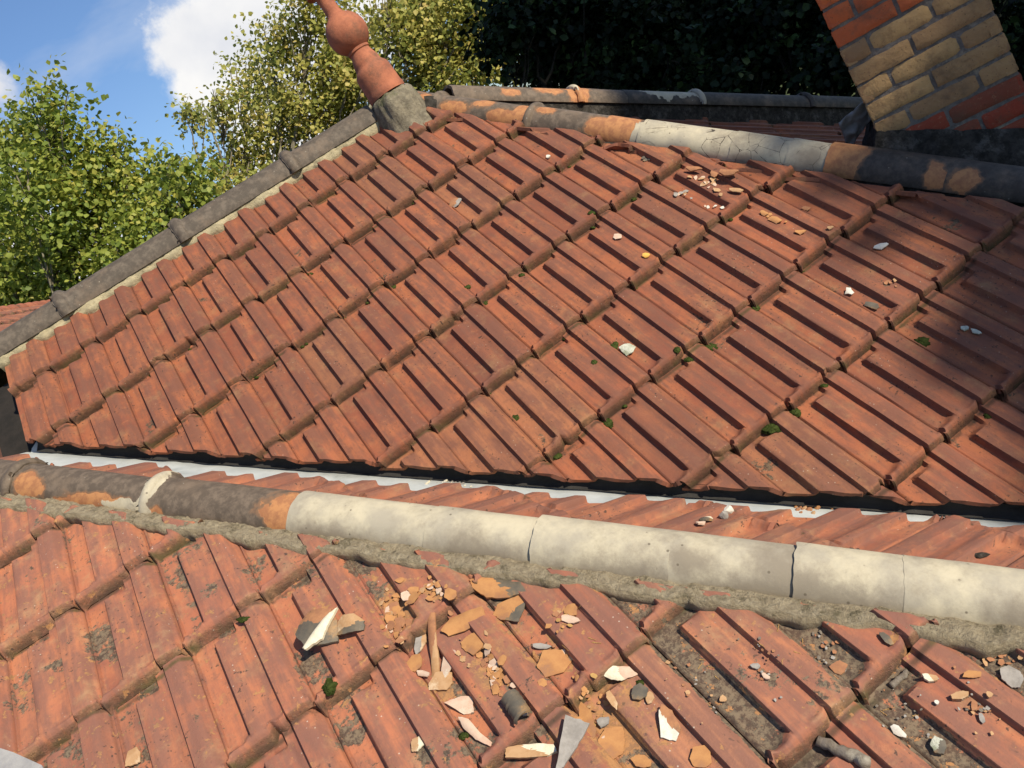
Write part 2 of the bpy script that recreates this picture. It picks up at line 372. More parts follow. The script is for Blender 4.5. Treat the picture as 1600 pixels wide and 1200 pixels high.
upA_out = (vDir.cross(nA)).normalized()
if upA_out.dot(eA2) < 0: upA_out = -upA_out           # in plane A, away from A across the valley
outC = (vDir.cross(nC)).normalized()
if outC.dot(axN - vPt) > 0: outC = -outC                 # in plane C, from the hip towards the valley
qA = nA.cross(h1D).normalized()
if qA.x < 0: qA = -qA
ridge_s = -1.985
ridgeP = eA2 * ridge_s
cutsA = [(vPt, upA_out), (h1P + qA * .028, qA), (ridgeP + V((0, 0, 0)), -eA2), (V((-1.775, 0, 0)), V((-1, 0, 0)))]
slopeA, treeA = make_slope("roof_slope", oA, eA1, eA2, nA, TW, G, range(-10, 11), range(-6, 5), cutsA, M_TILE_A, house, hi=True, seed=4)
slopeA['label'] = "broad main roof slope of orange brown clay tiles below the grey ridge"
qB = (nB.cross(dN)).normalized()
if qB.dot(eB2) < 0: qB = -qB
qBn = -qB
cutsB = [(axN + qB * .088, qBn)]
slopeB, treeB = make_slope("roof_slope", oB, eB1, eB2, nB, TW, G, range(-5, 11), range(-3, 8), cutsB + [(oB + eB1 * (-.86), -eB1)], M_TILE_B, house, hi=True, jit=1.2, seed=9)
slopeB['label'] = "nearest roof slope, lichen spotted clay tiles scattered with clay flakes"
oC = axN - nC * .022
cL = vPt - vDir * 1.1 - outC * .205; cR = vPt + vDir * 1.6 - outC * .135; cN = (cR - cL).normalized().cross(nC).normalized(); cN = cN if cN.dot(outC) > 0 else -cN
cutsC = [(cL, cN), (axN, (dN.cross(nC)).normalized() if (dN.cross(nC)).dot(-outC) > 0 else -(dN.cross(nC)).normalized())]
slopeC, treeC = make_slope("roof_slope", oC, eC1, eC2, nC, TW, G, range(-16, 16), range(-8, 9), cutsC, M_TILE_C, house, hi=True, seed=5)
slopeC['label'] = "narrow strip of clay tiles between whitewashed hip and valley gutter"
eD2 = (V((0, 0, -1)) - nD * V((0, 0, -1)).dot(nD)).normalized(); eD1 = nD.cross(eD2).normalized()
qD1 = h1D.cross(nD).normalized()
if qD1.dot(h2D) > 0: qD1 = -qD1
qD2 = h2D.cross(nD).normalized()
if qD2.dot(h1D) > 0: qD2 = -qD2
slopeD, treeD = make_slope("roof_slope", apex, eD1, eD2, nD, TW, G, range(-12, 14), range(0, 9), [(apex, qD1), (apex, qD2)], M_TILE_A, house, seed=6)
slopeD['label'] = "shaded roof slope between the two far hips behind the chimney"

def deck(name, O, e1, e2, n, cuts, off, mat, size=4.5):
    bm = bmesh.new()
    O = V(O) + n * off
    vs = [bm.verts.new(O + e1 * a * size + e2 * b * size) for a, b in ((-1, -1), (1, -1), (1, 1), (-1, 1))]
    bm.faces.new(vs)
    for cp, cn in cuts:
        bmesh.ops.bisect_plane(bm, geom=bm.verts[:] + bm.edges[:] + bm.faces[:], plane_co=V(cp) - V(cn) * .012, plane_no=V(cn), clear_outer=True)
    return solid(bm_obj(name, bm, mat, house, False), .012, -1, 0)
deck("roof_boarding", oA, eA1, eA2, nA, cutsA, -.055, M_DECK)
deck("roof_boarding", oB, eB1, eB2, nB, cutsB + [(oB + eB1 * (-.86), -eB1)], -.03, M_DECK)
deck("roof_boarding", oC, eC1, eC2, nC, cutsC, -.05, M_DECK)
deck("roof_boarding", apex, eD1, eD2, nD, [(apex, qD1), (apex, qD2)], -.03, M_DECK)
# far side of the main roof, hidden from the photograph but there
nE = V((0, .6018, .7986)); eE1 = V((-1, 0, 0)); eE2 = V((0, .7986, -.6018))
deck("roof_slope", ridgeP, eE1, eE2, nE, [(ridgeP, V((0, -1, 0))), (V((-1.775, 0, 0)), V((-1, 0, 0))), (apex, V((1, 0, 0)))], -.01, M_TILE_A, 3.0)
nF = h2D.cross(V((.35, .9, -.62))).normalized()
if nF.z < 0: nF = -nF
eF2 = (V((0, 0, -1)) - nF * V((0, 0, -1)).dot(nF)).normalized(); eF1 = nF.cross(eF2).normalized()
qF = h2D.cross(nF).normalized()
if qF.y > 0: qF = -qF
deck("roof_slope", apex, eF1, eF2, nF, [(apex, qF), (apex, V((-1, .2, 0)))], -.02, M_TILE_A, 3.5)

# valley gutter: a folded zinc sheet with dents
def valley():
    bm = bmesh.new(); rows = []
    prof = [(-.16, 'A'), (-.08, 'A'), (-.012, 'A'), (0, 'M'), (.012, 'C'), (.05, 'C'), (.09, 'C'), (.13, 'C'), (.2, 'C')]
    nn = 120
    for k in range(nn + 1):
        t = -1.16 + 3.5 * k / nn
        b0 = vPt + vDir * t - (nA + nC) * .017
        row = []
        for a, s in prof:
            if s == 'A': p = b0 + upA_out * a
            elif s == 'C': p = b0 - outC * a
            else: p = b0 - (nA + nC) * .003
            wob = .0035 * nz((t * 9, a * 30, 2)) + .002 * nz((t * 25, a * 9, 5))
            row.append(bm.verts.new(p + nC * wob))
        rows.append(row)
    for a, b in zip(rows, rows[1:]):
        for i in range(len(a) - 1): bm.faces.new((a[i], a[i + 1], b[i + 1], b[i]))
    o = bm_obj("valley_gutter", bm, M_ZINC, house); o['label'] = "pale zinc valley gutter between the two tile slopes"
    return o
valley()
def valley_shade():  # black strip below the tile edge, standing in for the overhang's shade
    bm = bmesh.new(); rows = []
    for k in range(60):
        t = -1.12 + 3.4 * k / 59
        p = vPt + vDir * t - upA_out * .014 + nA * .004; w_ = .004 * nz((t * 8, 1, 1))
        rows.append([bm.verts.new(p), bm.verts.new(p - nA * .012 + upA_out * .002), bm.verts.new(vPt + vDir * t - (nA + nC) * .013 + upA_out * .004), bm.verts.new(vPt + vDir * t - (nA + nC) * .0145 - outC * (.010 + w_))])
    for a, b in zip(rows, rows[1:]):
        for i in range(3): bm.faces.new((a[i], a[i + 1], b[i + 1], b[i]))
    bm_obj("valley_shade_strip", bm, M_ROOFBLACK, house)
valley_shade()

# ------------------------------------------------------------------ ridge and hip caps
def cap_mesh(P0, P1, up, r0_, r1_, collar=None, patches=(), seed=0, sag=0, span=94, flat=0.0, collar_r=.016, collar_l=.035):
    """half round cap; t runs 0..1 from P0 to P1, angle -span..span about the axis"""
    ax = (P1 - P0); Lh = ax.length; ax.normalize(); up = (up - ax * up.dot(ax)).normalized(); side = ax.cross(up).normalized()
    na = 36; ts = list(np.linspace(0, 1, 26))
    if collar == 'start': ts = sorted(set([collar_l / Lh * (1 - math.cos(math.pi * i / 10)) / 2 for i in range(11)] + [collar_l / Lh + .012] + [t for t in ts if t > collar_l / Lh + .02 or t < .001]))
    if collar == 'end': ts = sorted(set([1 - collar_l / Lh * (1 - math.cos(math.pi * i / 10)) / 2 for i in range(11)] + [1 - collar_l / Lh - .012] + [t for t in ts if t < 1 - collar_l / Lh - .02 or t > .999]))
    bm = bmesh.new(); lay = bm.verts.layers.float_color.new('pch'); grid = []
    for t in ts:
        row = []
        rad = r0_ + (r1_ - r0_) * t
        if collar == 'start' and t <= collar_l / Lh + 1e-4: rad += collar_r * math.sqrt(max(.12, 1 - (2 * t * Lh / collar_l - 1) ** 2))
        if collar == 'end' and t >= 1 - collar_l / Lh - 1e-4: rad += collar_r * math.sqrt(max(.12, 1 - (2 * (1 - t) * Lh / collar_l - 1) ** 2))
        for k in range(na + 1):
            a = math.radians(-span + 2 * span * k / na)
            rr = rad * (1 - flat * math.cos(a) ** 2 * 0) * (1 + .012 * nz((t * 3 + seed, math.sin(a) * 2, seed)) + .004 * nz((t * 14 + seed, a * 5, seed)))
            p = P0 + ax * (t * Lh) + side * (math.sin(a) * rr) + up * (math.cos(a) * rr * (1 - flat))
            edge = .006 * nz((seed + 5, a * 3, 1))
            if t in (0, 1): p += ax * edge
            v = bm.verts.new(p); row.append(v)
            oc = cr = gr = 0.0
            for (kind, pt, pa, rt, ra) in patches:
                d = math.hypot((t - pt) / rt, (math.degrees(a) - pa) / ra)
                f = max(0.0, 1 - d * .5) if kind != 'g' else max(0.0, 1 - d)
                if kind == 'o': oc = max(oc, f)
                elif kind == 'c': cr = max(cr, f)
                else: gr = max(gr, f)
            v[lay] = (oc, cr, gr, 1)
        grid.append(row)
    for a, b in zip(grid, grid[1:]):
        for i in range(na): bm.faces.new((a[i], b[i], b[i + 1], a[i + 1]))
    bmesh.ops.recalc_face_normals(bm, faces=bm.faces[:])
    me_n = bm.faces[:][len(bm.faces) // 2]
    if me_n.normal.dot(me_n.calc_center_median() - (P0 + P1) / 2) < 0:
        bmesh.ops.reverse_faces(bm, faces=bm.faces[:])
    return bm

def on_line(px, P, D):
    """parameter along the line P + D*t whose image column is px (bisection)"""
    lo, hi = -3.0, 3.0
    def col(t):
        q = P + D * t - CW; z = q.dot(r2); return F * q.dot(r0) / z + 800 if z > .05 else 1e6
    for _ in range(50):
        m = (lo + hi) / 2
        if col(m) < px: lo = m
        else: hi = m
    return (lo + hi) / 2

def mortar_bed(name, P, D, t0, t1, side_dir, up, half, width, plane_n, plane_o, mat, amp=.01, seed=0, lift=.012, n=220, parent=None, ragged=.02):
    """lumpy strip of mortar from under the cap edge out onto the tiles"""
    bm = bmesh.new(); rows = []
    m = 9
    for k in range(n + 1):
        t = t0 + (t1 - t0) * k / n
        top = P + D * t + side_dir * (half - .015) + up * .012
        wv = width + ragged * (nz((t * 7, seed, 0)) + .6 * nz((t * 23, seed, 4)))
        b = P + D * t + side_dir * (half + wv)
        b = b - plane_n * ((b - plane_o).dot(plane_n)) + plane_n * lift
        row = []
        for i in range(m + 1):
            s = i / m
            p = top.lerp(b, s)
            bulge = math.sin(s * math.pi) * .005
            p = p + plane_n * (bulge + amp * (.6 * nz((t * 18, s * 3 + seed, 1)) + .6 * nz((t * 60, s * 8, seed)) + .35 * nz((t * 150, s * 14, seed))) * (1 - .3 * s))
            row.append(bm.verts.new(p))
        row.append(bm.verts.new(b - plane_n * (lift * .5) + side_dir * .006)); row.append(bm.verts.new(b - plane_n * (lift + .03) + side_dir * .004))
        rows.append(row)
    for a, b in zip(rows, rows[1:]):
        for i in range(len(a) - 1): bm.faces.new((a[i], a[i + 1], b[i + 1], b[i]))
    bmesh.ops.recalc_face_normals(bm, faces=bm.faces[:])
    return bm_obj(name, bm, mat, parent or house)

# left horizontal ridge
RY = ridgeP.y - .004; RZ = ridgeP.z + .006
Rp = V((0, RY, RZ)); Rd = V((1, 0, 0))
ridge_bed = mortar_bed("ridge_mortar", Rp, Rd, -1.79, .19, V((0, -1, 0)), V((0, 0, 1)), .076, .020, nA, oA, M_MORTC, .010, 3, .030, 260, ragged=.022)
ridge_bed['label'] = "cream lumpy mortar under the grey ridge tiles"
joints = [-1.80] + [on_line(px, Rp, Rd) for px in (104, 285, 455)] + [on_line(585, Rp, Rd)]
for k, (a, b) in enumerate(zip(joints, joints[1:])):
    pt = [(), (), (), (('o', .37, -62, .035, 8), ('o', .85, -70, .10, 9), ('o', .93, -45, .05, 6))][k]
    P0 = V((a, RY, RZ + .0008 * k)); P1 = V((b + .01, RY, RZ + .0008 * k))
    o = bm_obj("ridge_tile", cap_mesh(P0, P1, V((0, 0, 1)), .078, .0775, 'start' if k else None, pt, 10 + k, flat=-.06, collar_r=.020, collar_l=.05), M_CAPG, ridge_bed)
    solid(o, .013)

# hip beside the main slope, falling from the finial towards the chimney
upH = (nA + nD).normalized()
Hp = h1P + qA * .115 - nA * .012 - V((0, 0, .034)); Hd = (h1D + V((0, 0, .030))).normalized()
sideA = (V((0, -1, 0)) - Hd * V((0, -1, 0)).dot(Hd)); sideA = -(Hd.cross(upH)).normalized()
if sideA.dot(qA) > 0: sideA = -sideA
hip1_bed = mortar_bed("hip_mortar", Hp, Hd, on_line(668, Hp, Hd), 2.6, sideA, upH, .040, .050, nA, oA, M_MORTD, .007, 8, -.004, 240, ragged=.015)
hip1_bed['label'] = "dark mortar under the hip tiles beside the chimney"
SGN = 1 if (Hd.cross(upH)).dot(sideA) > 0 else -1
def cap_run(P, D, up, pxs, specs, parent, r, sgn):
    ts = [on_line(px, P, D) if px < 1700 else on_line(1600, P, D) + (px - 1600) * .0016 for px in pxs]
    for k, (a, b) in enumerate(zip(ts, ts[1:])):
        mat, collar, pt, dr = specs[k]
        pt = [(kd, t, s * sgn, rt, ra) for kd, t, s, rt, ra in pt]
        j = V((nz((k, 1, 7)), nz((k, 3, 7)), nz((k, 5, 7)))) * .004
        o = bm_obj("hip_tile", cap_mesh(P + D * a + j, P + D * (b + .008) + j, up, r + dr, r + dr - .004, collar, pt, k * 3 + 20), mat, parent)
        solid(o, .013)
cap_run(Hp, Hd, upH, (640, 684, 832, 952, 1008, 1150, 1236, 1296, 1480, 1700, 1900), [
    (M_CAP, None, (('o', .3, 50, .5, 40), ('o', .8, 20, .25, 20)), .004),
    (M_CAP, 'start', (('o', .28, 45, .13, 30), ('o', .55, 10, .1, 25), ('o', .75, 55, .13, 30), ('o', .93, 20, .07, 50)), 0),
    (M_CAP, 'start', (('o', .22, 10, .1, 20), ('o', .93, 50, .16, 35)), .002),
    (M_CAP, None, (('o', .35, 30, .62, 130),('c', 1.05, 40, .25, 110)), 0),
    (M_CAPC, None, (('c', .5, 30, 1.2, 220), ('o', .28, 10, .12, 15), ('o', .12, 85, .07, 12)), .002),
    (M_CAPC, None, (('c', .5, 30, 1.2, 220), ('g', .3, 80, .3, 20)), .001),
    (M_CAPC, None, (('c', .5, 30, 1.2, 220), ('g', .6, 60, .6, 60)), 0),
    (M_CAPS, None, (('o', .12, 30, .2, 90), ('o', .9, 60, .08, 40)), .003),
    (M_CAPS, None, (('o', .15, 60, .1, 40),), 0),
    (M_CAPS, None, (), .002)], hip1_bed, .075, SGN)

# farther hip
upH2 = (nD + nF).normalized()
h2c = (h2D + V((0, 0, .018))).normalized(); H2p = apex + upH2 * .075 - V((0, 0, .006)) + V((0, 0, .0)); 
side2 = (h2D.cross(upH2)).normalized(); S2 = 1 if side2.y < 0 else -1
if side2.y > 0: side2 = -side2
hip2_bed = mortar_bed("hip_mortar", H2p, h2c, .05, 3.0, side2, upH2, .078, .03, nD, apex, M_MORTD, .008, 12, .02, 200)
hip2_bed['label'] = "dark mortar under the farther row of hip tiles"
cap_run(H2p, h2c, upH2, (700, 890, 968, 1080, 1250, 1420, 1600, 1780), [
    (M_CAP, None, (('o', .78, 40, .12, 22), ('o', .45, 60, .08, 20), ('o', .97, 60, .05, 60)), 0),
    (M_CAP, 'start', (('o', .1, 30, .16, 100), ('c', .02, 0, .05, 60)), .002),
    (M_CAPS, None, (('c', .72, 30, .45, 40),), 0),
    (M_CAPS, 'start', (('c', 0, 30, .04, 90),), 0),
    (M_CAPS, 'start', (), 0), (M_CAPS, None, (), 0), (M_CAPS, 'start', (), 0)], hip2_bed, .080, S2)

# near hip of whitewashed tiles
upN = (nB + nC).normalized()
Np = axN - upN * .022 ; Nd = dN
sideB = Nd.cross(upN).normalized(); SN = 1
if sideB.dot(qB) < 0: sideB = -sideB; SN = -1
hipN_bed = mortar_bed("hip_mortar", Np, Nd, -2.6, 1.9, sideB, upN, .066, .054, nB, oB, M_MORT, .014, 21, .047, 520, ragged=.018)
hipN_bed['label'] = "broad rough grey mortar below the whitewashed hip tiles"
bed2 = mortar_bed("hip_mortar", Np, Nd, -2.6, 1.9, -sideB, upN, .058, .0, nC, axN, M_MORTC, .006, 25, .012, 260, ragged=.008)
cap_run(Np, Nd, upN, (-170, 48, 252, 476, 684, 846, 1048, 1242, 1408, 1630, 1800), [
    (M_CAP, 'end', (), .002),
    (M_CAP, None, (('o', .15, 45, .13, 32), ('o', .68, 62, .22, 20), ('o', .55, 75, .2, 12), ('c', .86, 70, .13, 20), ('c', 1.0, 20, .05, 120)), -.002),
    (M_CAP, 'start', (('c', 0.02, 20, .055, 130), ('o', .92, 50, .12, 28), ('o', 1.0, 15, .18, 40), ('o', .12, 80, .05, 20)), .002),
    (M_CAP, None, (('c', .55, 0, 1.6, 260), ('o', .02, -15, .10, 22), ('g', .35, 85, .9, 45)), .003),
    (M_CAP, None, (('c', .5, 0, 2.6, 290), ('g', .6, 80, .9, 60)), .001),
    (M_CAP, None, (('c', .5, 0, 2.6, 290), ('g', .5, 82, 1.1, 60)), .006),
    (M_CAP, None, (('c', .5, 0, 2.6, 290), ('g', 1.0, 40, .45, 110), ('g', .8, 85, .8, 50), ('g', .2, 40, .3, 30)), .002),
    (M_CAP, None, (('c', .5, 0, 2.6, 290), ('g', 0, 60, .45, 60), ('g', .45, 85, .9, 65), ('o', .03, -25, .10, 16)), .005),
    (M_CAP, None, (('c', .5, 0, 2.6, 290), ('g', .9, 60, .5, 60)), .002),
    (M_CAP, None, (('c', .5, 0, 2.6, 290), ('g', .7, 70, .9, 60)), .003)], hipN_bed, .073, SN)
for o in hipN_bed.children:
    pass

# ------------------------------------------------------------------ finial
def lathe(name, P0, axis, prof, mat, parent, n=56, seed=0, amp=.0015):
    axis = axis.normalized(); a = axis.orthogonal().normalized(); b = axis.cross(a)
    bm = bmesh.new(); rows = []
    # densify the profile
    pts = []
    for (r_a, z_a), (r_b, z_b) in zip(prof, prof[1:]):
        st = max(1, int(math.hypot(r_b - r_a, z_b - z_a) / .008))
        for i in range(st): pts.append((r_a + (r_b - r_a) * i / st, z_a + (z_b - z_a) * i / st))
    pts.append(prof[-1])
    for r_, z in pts:
        row = []
        for k in range(n):
            t = 2 * math.pi * k / n
            rr = r_ * (1 + amp * 8 * nz((math.cos(t) * 1.5 + seed, math.sin(t) * 1.5, z * 6))) if r_ > .002 else r_
            row.append(bm.verts.new(P0 + axis * z + (a * math.cos(t) + b * math.sin(t)) * rr))
        rows.append(row)
    for x, y in zip(rows, rows[1:]):
        for i in range(n): bm.faces.new((x[i], x[(i + 1) % n], y[(i + 1) % n], y[i]))
    bm.faces.new(rows[0]); bm.faces.new(rows[-1])
    bmesh.ops.recalc_face_normals(bm, faces=bm.faces[:])
    o = bm_obj(name, bm, mat, parent)
    e = o.modifiers.new('split', 'EDGE_SPLIT'); e.split_angle = math.radians(40)
    return o
fin_base = at(603, 143, 3.56); fin_top = at(497, -16, 3.47)
fax = (fin_top - fin_base).normalized()
def fin_profile():
    p = [(.088, -.02), (.090, .0), (.086, .01), (.084, .09), (.080, .108), (.064, .128), (.062, .15), (.050, .185), (.048, .196), (.053, .20), (.053, .21), (.046, .214)]
    cz, R = .288, .093
    for k in range(13):
        a = -1.02 + k * (2.04 + .02) / 12
        p.append((R * math.cos(a), cz + R * math.sin(a)))
    p += [(.040, .374), (.034, .39), (.033, .44), (.036, .468), (.044, .474), (.066, .482), (.068, .496), (.052, .505), (.03, .53), (.001, .56)]
    return p
fin = lathe("finial", fin_base, fax, fin_profile(), M_TERRA, house, seed=3, amp=.001); fin['label'] = "leaning terracotta finial with round ball on the ridge end"
# rough mortar collar binding the finial to ridge and hips
def lump(name, center, axes, radii, mat, parent, seed=0, amp=.18, sub=4, freq=3.0):
    bm = bmesh.new(); bmesh.ops.create_icosphere(bm, subdivisions=sub, radius=1)
    ax_ = [V(a).normalized() for a in axes]
    for v in bm.verts:
        k = 1 + amp * (nz(v.co * freq * .5 + V((seed, 0, 0))) + .5 * nz(v.co * freq + V((0, seed, 0))) + .25 * nz(v.co * freq * 2.5 + V((0, seed, 9))))
        p = v.co * k
        v.co = V(center) + ax_[0] * p.x * radii[0] + ax_[1] * p.y * radii[1] + ax_[2] * p.z * radii[2]
    return bm_obj(name, bm, mat, parent)
zf = fax; xf = V((1, 0, 0)); xf = (xf - zf * xf.dot(zf)).normalized(); yf = zf.cross(xf)
def skirt(name, P0, axis, prof, mat, parent, seed, amp=.34):
    axis = axis.normalized(); a = axis.orthogonal().normalized(); b = axis.cross(a)
    bm = bmesh.new(); rows = []
    for r_, z in prof:
        row = []
        for k in range(60):
            t = 2 * math.pi * k / 60
            q = V((math.cos(t), math.sin(t), z * 9))
            rr = r_ * (1 + amp * (nz(q * 1.2 + V((seed, 0, 0))) * .6 + .4 * nz(q * 3.4 + V((seed, 4, 0))) + .3 * nz(q * 8) + .12 * nz(q * 19)))
            row.append(bm.verts.new(P0 + axis * (z + .01 * nz(q * 2.2)) + (a * math.cos(t) + b * math.sin(t)) * rr))
        rows.append(row)
    for x, y in zip(rows, rows[1:]):
        for i in range(60): bm.faces.new((x[i], x[(i + 1) % 60], y[(i + 1) % 60], y[i]))
    bm.faces.new(rows[-1])
    bmesh.ops.recalc_face_normals(bm, faces=bm.faces[:])
    return bm_obj(name, bm, mat, parent)
sk = skirt("mortar_collar", fin_base - V((0, 0, .02)), (fax * .8 + V((0, 0, .35))), [(.150, -.24), (.135, -.19), (.122, -.14), (.112, -.09), (.104, -.045), (.098, -.018), (.091, -.004), (.083, .000)], M_MORTG, fin, 5)

# ------------------------------------------------------------------ brick chimney
chA = at(1374, 214, 2.78)                      # front left foot
fdir = V((math.cos(math.radians(-43)), math.sin(math.radians(-43)), 0)); fnorm = V((fdir.y, -fdir.x, 0))
if fnorm.dot(CW - chA) < 0: fnorm = -fnorm
def cross_len(px, py):
    p = hit(px, py, chA, fnorm); return (p - chA).dot(fdir), p.z - chA.z
wR = (cross_len(1546, 0)[0] + cross_len(1599, 120)[0]) / 2
CH = .0685; CD = .45
def chimney():
    rr = random.Random(5)
    back = -fnorm
    M = Mat("chimney_bricks", .9, .2)
    _, kind, rnd, _b = M.attr('bk')
    red = M.mix(rnd, (.30, .055, .03), (.22, .065, .038)); org = M.mix(rnd, (.60, .155, .05), (.48, .12, .05)); yel = M.mix(rnd, (.46, .29, .13), (.30, .175, .09))
    col = M.mix(M.rng(kind, .2, .3), red, yel); col = M.mix(M.rng(kind, .7, .8), col, org)
    col = M.mix(M.rng(M.noise(22, 6, .7), .5, .75, 0, .55), col, (.16, .085, .055))
    col = M.mix(M.rng(M.noise(80, 5, .8), .55, .75, 0, .4), col, (.5, .36, .2))
    col = M.mix(M.rng(M.voro(70), .16, .08, 0, .6), col, (.06, .05, .04))
    col = M.mix(M.rng(M.noise(6, 6, .7), .5, .68, 0, .6), col, (.11, .075, .05))
    M.color(col); M.bump(M.math('ADD', M.noise(60, 6, .75), M.math('MULTIPLY', M.noise(14, 3), .7)), .006, .8)
    Mm = simple("chimney_mortar", (.21, .185, .165), (.13, .115, .105), 40, .95, .008, .1, (.30, .26, .20), 90, 1)
    # mortar core
    bm = bmesh.new()
    z0, z1 = -.45, 1.15
    cs = [chA + fdir * .004 + back * .006, chA + fdir * (wR - .004) + back * .006, chA + fdir * (wR - .004) + back * (CD - .006), chA + fdir * .004 + back * (CD - .006)]
    lo = [bm.verts.new(p + V((0, 0, z0))) for p in cs]; hi_ = [bm.verts.new(p + V((0, 0, z1))) for p in cs]
    for i in range(4): bm.faces.new((lo[i], lo[(i + 1) % 4], hi_[(i + 1) % 4], hi_[i]))
    bm.faces.new(hi_)
    bmesh.ops.recalc_face_normals(bm, faces=bm.faces[:])
    core = bm_obj("chimney", bm, Mm, house, False); core['label'] = "brick chimney stack with red and yellow courses rising from the hip"
    bm = bmesh.new(); lay = bm.verts.layers.float_color.new('bk')
    def brick(a, b, z, org_, d1, d2, kind, dep=.05):
        rb = rr.random(); g = bmesh.new()
        jz = rr.uniform(-.0025, .0025); jo = rr.uniform(-.001, .003)
        x0, x1, y0, y1, zz0, zz1 = a, b, -jo, dep, z + jz, z + CH - rr.uniform(.010, .014) + jz
        vs = [bmesh.ops.create_vert(bm, co=(0, 0, 0))['vert'][0] for _ in range(0)]
        segs = 5
        # rounded brick: grid front with softened rim
        nx = max(4, int((b - a) / .02)); nzv = 5
        grid = []
        for i in range(nzv + 1):
            row = []
            for j in range(nx + 1):
                u = j / nx; v = i / nzv
                eu = min(u, 1 - u) * (b - a); ev = min(v, 1 - v) * (zz1 - zz0)
                rim = .004 * (max(0, 1 - eu / .006) + max(0, 1 - ev / .008))
                X = x0 + (x1 - x0) * u; Z = zz0 + (zz1 - zz0) * v
                wv = .003 * nz((X * 30 + rb * 50, Z * 30, 3)) + .0025 * nz((X * 9 + rb * 10, Z * 50, 3))
                Xw = X + .002 * nz((Z * 40, rb * 30, i)) * (1 if eu < .003 else 0); Zw = Z + .0045 * nz((X * 28, rb * 40, 1)) * (1 if ev < .003 else 0)
                p = org_ + d1 * Xw + d2 * (y0 + rim + wv) + V((0, 0, Zw))
                vt = bm.verts.new(p); vt[lay] = (kind, rb, 0, 1); row.append(vt)
            grid.append(row)
        for i in range(nzv):
            for j in range(nx): bm.faces.new((grid[i][j], grid[i][j + 1], grid[i + 1][j + 1], grid[i + 1][j]))
        # rim going back into the mortar
        loop = grid[0][:] + [grid[i][-1] for i in range(1, nzv + 1)] + grid[-1][-2::-1] + [grid[i][0] for i in range(nzv - 1, 0, -1)]
        bk = []
        for vt in loop:
            q = bm.verts.new(vt.co + d2 * .03); q[lay] = (kind, rb, 0, 1); bk.append(q)
        for i in range(len(loop)):
            bm.faces.new((loop[i], bk[i], bk[(i + 1) % len(loop)], loop[(i + 1) % len(loop)]))
    # courses; course 0's top edge lies 0.2 above the foot
    zc = []
    z = -.42
    for k in range(24):
        zz = chA.z + z + k * CH
        rel = z + k * CH + CH * .5
        # from the foot: red courses, then five yellow courses, then orange ones
        kd = 0.0 if rel < -.01 else (.5 if rel < -.01 + 5 * CH else 1.0)
        if kd == 1.0 and (rel > -.01 + 9 * CH): kd = .5 if rel < -.01 + 13 * CH else 1.0
        for (org_, d1, d2, wid) in ((chA, fdir, back, wR), (chA, back, fdir, CD), (chA + fdir * wR, back, -fdir, CD), (chA + back * CD, fdir, -back, wR)):
            x = 0.0; bl = .205; kd0 = kd
            first = (.205 if k % 2 else .10) + rr.uniform(-.01, .02)
            while x < wid - .02:
                ln = first if x == 0 else bl + rr.uniform(-.02, .015)
                if wid - (x + ln) < .05: ln = wid - x
                brick(x, min(wid, x + ln) - (.010 if x + ln < wid else 0), zz - org_.z, org_, d1, d2, kd)
                x += ln + .002
    bmesh.ops.recalc_face_normals(bm, faces=bm.faces[:])
    o = bm_obj("brickwork", bm, M.m, core, True)
    e = o.modifiers.new('split', 'EDGE_SPLIT'); e.split_angle = math.radians(45)
    # chimney mortar skirt
    bm = bmesh.new(); rows = []
    for k in range(160):
        s = k / 159
        # path: left side from back to front corner, then along the front
        per = CD + wR + .6; d = s * per
        if d < CD: p = chA + back * (CD - d); o_ = -fdir
        else: p = chA + fdir * (d - CD); o_ = fnorm
        if abs(d - CD) < .03: o_ = (-fdir + fnorm).normalized()
        row = []
        slope = 0
        for i in range(8):
            q = i / 7
            foot = p + o_ * (.004 + q * .16) + V((0, 0, .045 - q * .26 + .012))
            foot += (o_ + V((0, 0, .6))) * (.012 * nz((d * 14, q * 3, 2)) + .007 * nz((d * 45, q * 9, 2)))
            # the fillet drops with the hip beneath it
            foot += V((0, 0, -max(0, d - CD) * .56 - .03))
            row.append(bm.verts.new(foot))
        rows.append(row)
    for a, b in zip(rows, rows[1:]):
        for i in range(7): bm.faces.new((a[i], a[i + 1], b[i + 1], b[i]))
    bmesh.ops.recalc_face_normals(bm, faces=bm.faces[:])
    bm_obj("mortar_skirt", bm, M_MORTD, core)
    # crumpled lead sheet on the left flank
    bm = bmesh.new(); rows = []
    Pf = at(1315, 205, 2.95); a1 = (at(1355, 165, 2.9) - Pf); a2 = V((.03, .05, -.12))
    for i in range(15):
        row = []
        for j in range(11):
            s, q = i / 14, j / 10
            p = Pf + a1 * s * 1.1 + a2 * (q - .3) * (1 - .4 * s)
            p += fnorm * (.03 * nz((s * 4, q * 4, 3)) + .012 * nz((s * 11, q * 9, 3)))
            row.append(bm.verts.new(p))
        rows.append(row)
    for a, b in zip(rows, rows[1:]):
        for i in range(10): bm.faces.new((a[i], a[i + 1], b[i + 1], b[i]))
    o = bm_obj("lead_flashing", bm, M_LEAD, core); solid(o, .003, -1, 0)
    return core
chimney()

# ------------------------------------------------------------------ walls of the house and surroundings
GZ = -4.6
def box(bm, x0, x1, y0, y1, z0, z1):
    vs = [bm.verts.new((x, y, z)) for z in (z0, z1) for x, y in ((x0, y0), (x1, y0), (x1, y1), (x0, y1))]
    for f in ((0, 3, 2, 1), (4, 5, 6, 7), (0, 1, 5, 4), (1, 2, 6, 5), (2, 3, 7, 6), (3, 0, 4, 7)): bm.faces.new([vs[i] for i in f])
bm = bmesh.new(); box(bm, -1.73, 1.9, 1.2, 3.6, GZ, -.75)
bm_obj("wall", bm, M_WALL, house, False)
bm = bmesh.new()
